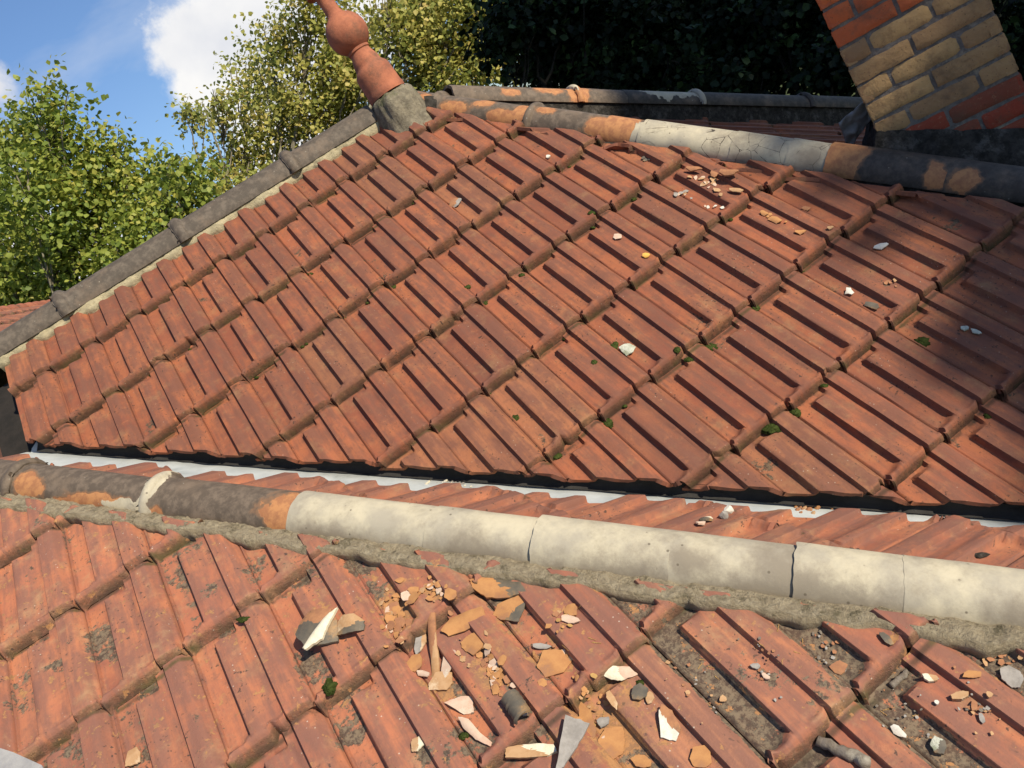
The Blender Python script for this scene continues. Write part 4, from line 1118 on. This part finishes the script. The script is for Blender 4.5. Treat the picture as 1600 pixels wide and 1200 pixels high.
scatter(684, 925, 24, 26, 22, 'B', OC, 5, 16, "small ochre flakes under the mortar left of the dark plate", "ochre flakes under the mortar", 32)
scatter(775, 1048, 15, 64, 34, 'B', OC, 6, 20, "small ochre flakes trailing down the pan above the tube shard", "ochre flakes trailing down the pan", 33, ang=-28)
scatter(735, 1030, 16, 40, 10, 'B', OC, 5, 14, "tiny ochre flakes on the rib beside the ragged flake", "tiny flakes beside the ragged flake", 34, ang=-30)
scatter(885, 965, 16, 26, 12, 'B', OC + [M_LEAFDRY], 6, 14, "little ochre flakes around the pale oval flake", "flakes around the pale oval flake", 35)
scatter(865, 1030, 26, 30, 10, 'B', OC, 7, 18, "ochre flakes around the broad ochre flake", "flakes around the broad ochre flake", 36)
scatter(925, 1100, 24, 44, 26, 'B', OC + [M_LEAFDRY, M_LEAFDRY], 5, 14, "crumbs of clay and dry leaf above the silvery leaf", "crumbs above the silvery leaf", 37, ang=-20)
scatter(1090, 1085, 26, 60, 18, 'B', [M_OCHREP, M_BROWN, M_GREYF], 3, 9, "tiny crumbs in the spotted pan right of the jagged flake", "crumbs in the spotted pan", 38, ang=-40)
scatter(1195, 1040, 30, 60, 26, 'B', [M_GREYF, M_BROWN, M_BARK], 2, 7, "tiny grit in the grey pan around the pink chip", "grit in the grey pan", 39, ang=-42)
scatter(1290, 1010, 30, 60, 22, 'B', [M_GREYF, M_BROWN, M_BARK], 2, 9, "tiny grit in the pan around the brown leaf", "grit around the brown leaf", 40, ang=-42)
scatter(1410, 1120, 30, 60, 24, 'B', [M_GREYF, M_BROWN, M_BARK, M_BARK], 2, 7, "tiny grit around the angular white chip", "grit around the white chip", 41, ang=-40)
scatter(1520, 1105, 26, 52, 26, 'B', [M_GREYF, M_BROWN, M_OCHREP, M_BARK], 3, 10, "small grit in the dark pan at the right edge", "grit in the dark pan", 42, ang=-38)
scatter(1560, 1030, 32, 22, 14, 'B', [M_BROWN, M_OCHREP], 5, 14, "reddish crumbs below the mortar at the right edge", "reddish crumbs below the mortar", 43)
rr_ = random.Random(77)
for k in range(26):      # straw like needles
    cx, cy = rr_.choice(((915, 990), (1090, 1040), (945, 1115), (1200, 1015), (1400, 1110), (905, 975)))
    x = cx + rr_.gauss(0, 14); y = cy + rr_.gauss(0, 14); a = rr_.uniform(0, 6.28); l = rr_.uniform(6, 14)
    o = rod_thing("dry_needle", x, y, x + l * math.cos(a), y + l * math.sin(a), .0009, 'B', M_LEAFDRY, "thin dry needle in the debris of the near slope", "needle", bend=.001, seed=k)
    o['group'] = "dry needles in the debris"

# on the main slope
fl(1378, 387, 26, 9, -8, 'A', M_WHITE, "white pointed chip on the shaded right of the main slope", lift=.004)
fl(1327, 458, 17, 12, 60, 'A', M_WHITE, "small white scrap with torn arms on a shaded tile", "scrap", "paper_scrap", curl=.25, shape=[(-1, -.2), (-.3, -.5), (.2, -1), (.45, -.4), (1, 0), (.6, .7), (-.1, .45), (-.6, .5)])
fl(1363, 480, 24, 12, 20, 'A', M_DARKF, "dark slate coloured chip right of the white scrap")
fl(1507, 515, 12, 8, 0, 'A', M_LICH, "pale crust spot on a shaded tile at right", "lichen", "lichen_patch", curl=.2)
fl(1525, 521, 18, 7, 20, 'A', M_LICH, "faint streak of crust right of the pale spot", "lichen", "lichen_patch", curl=.2)
fl(981, 548, 26, 20, 35, 'A', M_LICH, "pale grey lichen crust with white crumbs mid slope", "lichen", "lichen_patch", curl=.25, lift=.004)
fl(965, 372, 14, 12, 60, 'A', M_PINK, "faded square flake on a tile rib right of the mossy round spot")
fl(1010, 401, 14, 7, 0, 'A', M_LEAFY, "small yellow leaf on the main slope", "dead leaf", "dead_leaf", curl=.3)
fl(713, 319, 22, 14, 30, 'A', M_BROWN, "brown grey flake on an upper tile", mat2=M_GREYF)
fl(857, 247, 8, 5, 0, 'A', M_WHITE, "little white pebble on a top tile under the hip", th=.005)
fl(1140, 276, 34, 10, 5, 'A', M_BROWN, "reddish brown shard lying under the cracked white hip tiles", "clay shard", "clay_shard", lift=.012, th=.006) 
fl(1085, 270, 24, 8, 5, 'A', M_BROWN, "curled brown shard at the top of a rib under the hip", "clay shard", "clay_shard", lift=.012, th=.005)
fl(1150, 301, 24, 8, 5, 'A', M_OCHREP, "pale tan curl below the reddish brown shard", lift=.006)
fl(1212, 346, 22, 9, 25, 'A', M_OCHRE, "ochre flake on the third tile from the brown shards")
fl(1193, 335, 16, 7, 20, 'A', M_OCHRE, "thin ochre flake left of the ochre flake on the third tile")
fl(1250, 365, 18, 7, -5, 'A', M_OCHRE, "small ochre curl farther right on the sunlit tile")
fl(1297, 358, 12, 5, -10, 'A', M_OCHREP, "sliver of ochre near the shadow edge")
fl(1260, 328, 16, 7, 10, 'A', M_BROWN, "brown crumb flake above the ochre curl")
fl(1116, 277, 18, 9, 30, 'A', M_BROWN, "brown shard between the two larger brown shards", "clay shard", "clay_shard", lift=.01)
scatter(1110, 288, 28, 10, 14, 'A', [M_BROWN, M_OCHREP, M_PINK], 3, 11, "small brown crumbs between the shards below the hip", "crumbs below the hip", 51, ang=30)
scatter(1068, 303, 14, 6, 9, 'A', [M_PINK, M_OCHREP, M_GREYF], 3, 9, "pale crumbs in the pan below the curled brown shard", "pale crumbs in the pan", 52)
scatter(1113, 325, 14, 3, 5, 'A', [M_WHITE, M_PINK], 3, 6, "tiny white crumbs in a row on one tile", "white crumbs on one tile", 53)
scatter(1205, 342, 28, 8, 8, 'A', [M_OCHRE, M_BROWN], 3, 9, "tiny ochre crumbs around the thin ochre flake", "ochre crumbs around the flake", 54, ang=25)
scatter(1385, 443, 14, 8, 6, 'A', [M_BROWN, M_OCHREP], 3, 9, "brown crumbs on the shaded tile nose", "brown crumbs on the shaded tile", 55)
scatter(1010, 250, 9, 6, 5, 'A', [M_DARKF], 4, 9, "dark droppings on the top tile under the hip", "dark droppings", 56, "dropping", "dropping")

def moss(px, py, w, h, which, label, seed, group=None):
    p, n = surf(px, py, which); s = 1 / ppm(p)
    bm = bmesh.new(); bmesh.ops.create_icosphere(bm, subdivisions=4, radius=1)
    e1 = (r0 - n * r0.dot(n)).normalized(); e2 = n.cross(e1)
    for v in bm.verts:
        c = v.co.copy(); k = 1 + .45 * nz(c * 1.6 + V((seed, 0, 0))) + .3 * nz(c * 5 + V((seed, 1, 0))) + .15 * nz(c * 12)
        c *= k; v.co = e1 * c.x * w * s * .5 + e2 * c.y * h * s * .6 + n * (c.z * min(w, h) * s * .28)
    o = bm_obj("moss_clump", bm, M_MOSS); o.location = p; tag(o, label, "moss", group); return o
for k, (x, y, w, h, lb) in enumerate([
    (949, 663, 22, 14, "bright moss clump at the tile corner left of the lowest full tiles"), (1208, 670, 30, 16, "largest moss clump in a joint right of centre"), (1243, 645, 16, 14, "moss tuft just above the largest moss clump"),
    (1109, 544, 22, 14, "moss clump at a corner in the middle of the slope"), (1077, 562, 14, 8, "little moss cushion left of the middle corner clump"), (960, 541, 14, 12, "dark moss spot beside the pale lichen crust"),
    (1058, 547, 10, 10, "round dark moss dot on a rib near the middle corner clump"), (1180, 482, 12, 10, "moss bead in a joint above the middle corner clump"), (870, 714, 18, 10, "moss in the lowest joint left of centre"),
    (805, 654, 12, 10, "dark moss spot on a lower left tile"), (925, 333, 13, 9, "dark round moss spot on a pale tile nose"), (815, 430, 10, 6, "small moss tuft in an upper joint"), (730, 449, 12, 7, "dark moss fleck on an upper left tile"),
    (758, 474, 9, 7, "moss bead in the joint below the dark fleck"), (1441, 535, 22, 16, "square dark moss patch on a shaded tile"), (1544, 650, 14, 8, "moss in a shaded joint at right"), (1288, 603, 12, 6, "tiny moss line in a joint above the tuft"),
    (928, 566, 10, 8, "dark moss fleck under the pale lichen crust"), (615, 449, 9, 6, "moss bead in a joint of the left half"), (485, 428, 9, 5, "moss bead in a far left joint")]):
    moss(x, y, w, h, 'A', lb, k * 7)
for k, (x, y, w, h, lb) in enumerate([(380, 968, 18, 9, "moss in a joint of the near slope at left"), (515, 1073, 20, 20, "dark moss blotch in a pan of the near slope"), (724, 1150, 16, 10, "dark moss spot left of the pinkish sliver"), (1000, 1067, 12, 9, "moss fleck below the jagged whitish flake")]):
    moss(x, y, w, h, 'B', lb, 200 + k * 7)
rm = random.Random(61)
def moss_at(p, n, w, label, group, seed):
    bm = bmesh.new(); bmesh.ops.create_icosphere(bm, subdivisions=3, radius=1)
    e1 = (r0 - n * r0.dot(n)).normalized(); e2 = n.cross(e1)
    for v in bm.verts:
        c = v.co.copy() * (1 + .45 * nz(v.co * 1.6 + V((seed, 0, 0))) + .3 * nz(v.co * 5 + V((seed, 1, 0))))
        v.co = e1 * c.x * w + e2 * c.y * w * .6 + n * c.z * w * .5
    o = bm_obj("moss_clump", bm, M_MOSS); o.location = p; tag(o, label, "moss", group)
for k in range(60):
    i, j = rm.randint(-8, 4), rm.randint(-4, 1)
    u_ = rm.choice((.03, .67, rm.uniform(.1, .6)))
    p = eA1 * ((i + u_) * TW) + eA2 * (j * G + .004) + nA * .008
    if (p - vPt).dot(upA_out) > -.06 or (p - h1P).dot(qA) > -.12: continue
    moss_at(p, nA, rm.uniform(.004, .011), "tiny moss cushion tucked in a tile joint of the main slope", "tiny moss cushions in the tile joints", k)
# stones and crumbs on the narrow strip and in the valley
def stone(px, py, w, h, which, mat, label, seed, lift=.3, group=None, cat="stone"):
    p, n = surf(px, py, which); s = 1 / ppm(p); bm = bmesh.new(); bmesh.ops.create_icosphere(bm, subdivisions=2, radius=1)
    rr = random.Random(seed)
    pl = [V((rr.gauss(0, 1), rr.gauss(0, 1), rr.gauss(0, 1))).normalized() for _ in range(9)]
    for v in bm.verts:
        for q in pl:
            d = v.co.dot(q)
            if d > .62: v.co -= q * (d - .62)
    for v in bm.verts: v.co = r0 * v.co.x * w * s * .62 + r1 * v.co.y * h * s * .62 + r2 * v.co.z * min(w, h) * s * .55
    o = bm_obj("stone", bm, mat, None, False); o.location = p + n * h * s * .3; return tag(o, label, cat, group)
stone(1140, 801, 17, 14, 'C', M_WHITE, "white faced stone on the narrow tile strip", 4)
stone(1130, 810, 14, 14, 'C', M_GREYF, "grey stone leaning on the white faced stone", 5)
fl(1103, 816, 24, 8, -20, 'C', M_DARKF, "dark chip with pale edge left of the grey stone", mat2=M_CREAM, th=.005)
fl(1095, 822, 18, 6, -10, 'C', M_PINK, "pale chip in front of the dark chip on the tile strip", th=.004)
stone(1528, 870, 34, 9, 'C', M_MORTD, "dark mortar lump beside the whitewashed hip at right", 8, cat="mortar lump")
def valley_surf(px, py): return hit(px, py, vPt - (nA + nC) * .02, nC)
def v_scatter(px, py, rx, ry, n, mats, smin, smax, label, group, seed):
    rr = random.Random(seed)
    for k in range(n):
        x, y = px + rr.gauss(0, .5) * rx, py + rr.gauss(0, .5) * ry
        p = valley_surf(x, y); s = 1 / ppm(p); bm = bmesh.new(); bmesh.ops.create_icosphere(bm, subdivisions=1, radius=1)
        w = rr.uniform(smin, smax) * s * .5
        for v in bm.verts: v.co = V((v.co.x * w * rr.uniform(.8, 1.2), v.co.y * w * rr.uniform(.8, 1.2), v.co.z * w * .45))
        o = bm_obj("mortar_crumb", bm, rr.choice(mats), None, False); o.location = p + nC * .006; tag(o, label, "crumb", group)
v_scatter(704, 758, 34, 7, 26, [M_CREAM, M_MORTG, M_GREYF, M_WHITE], 3, 9, "pale mortar crumbs piled in the valley gutter left of centre", "mortar crumbs in the gutter", 3)
v_scatter(1262, 797, 30, 7, 20, [M_OCHRE, M_OCHREP, M_BROWN], 4, 12, "ochre crumbs piled in the valley gutter right of centre", "ochre crumbs in the gutter", 4)
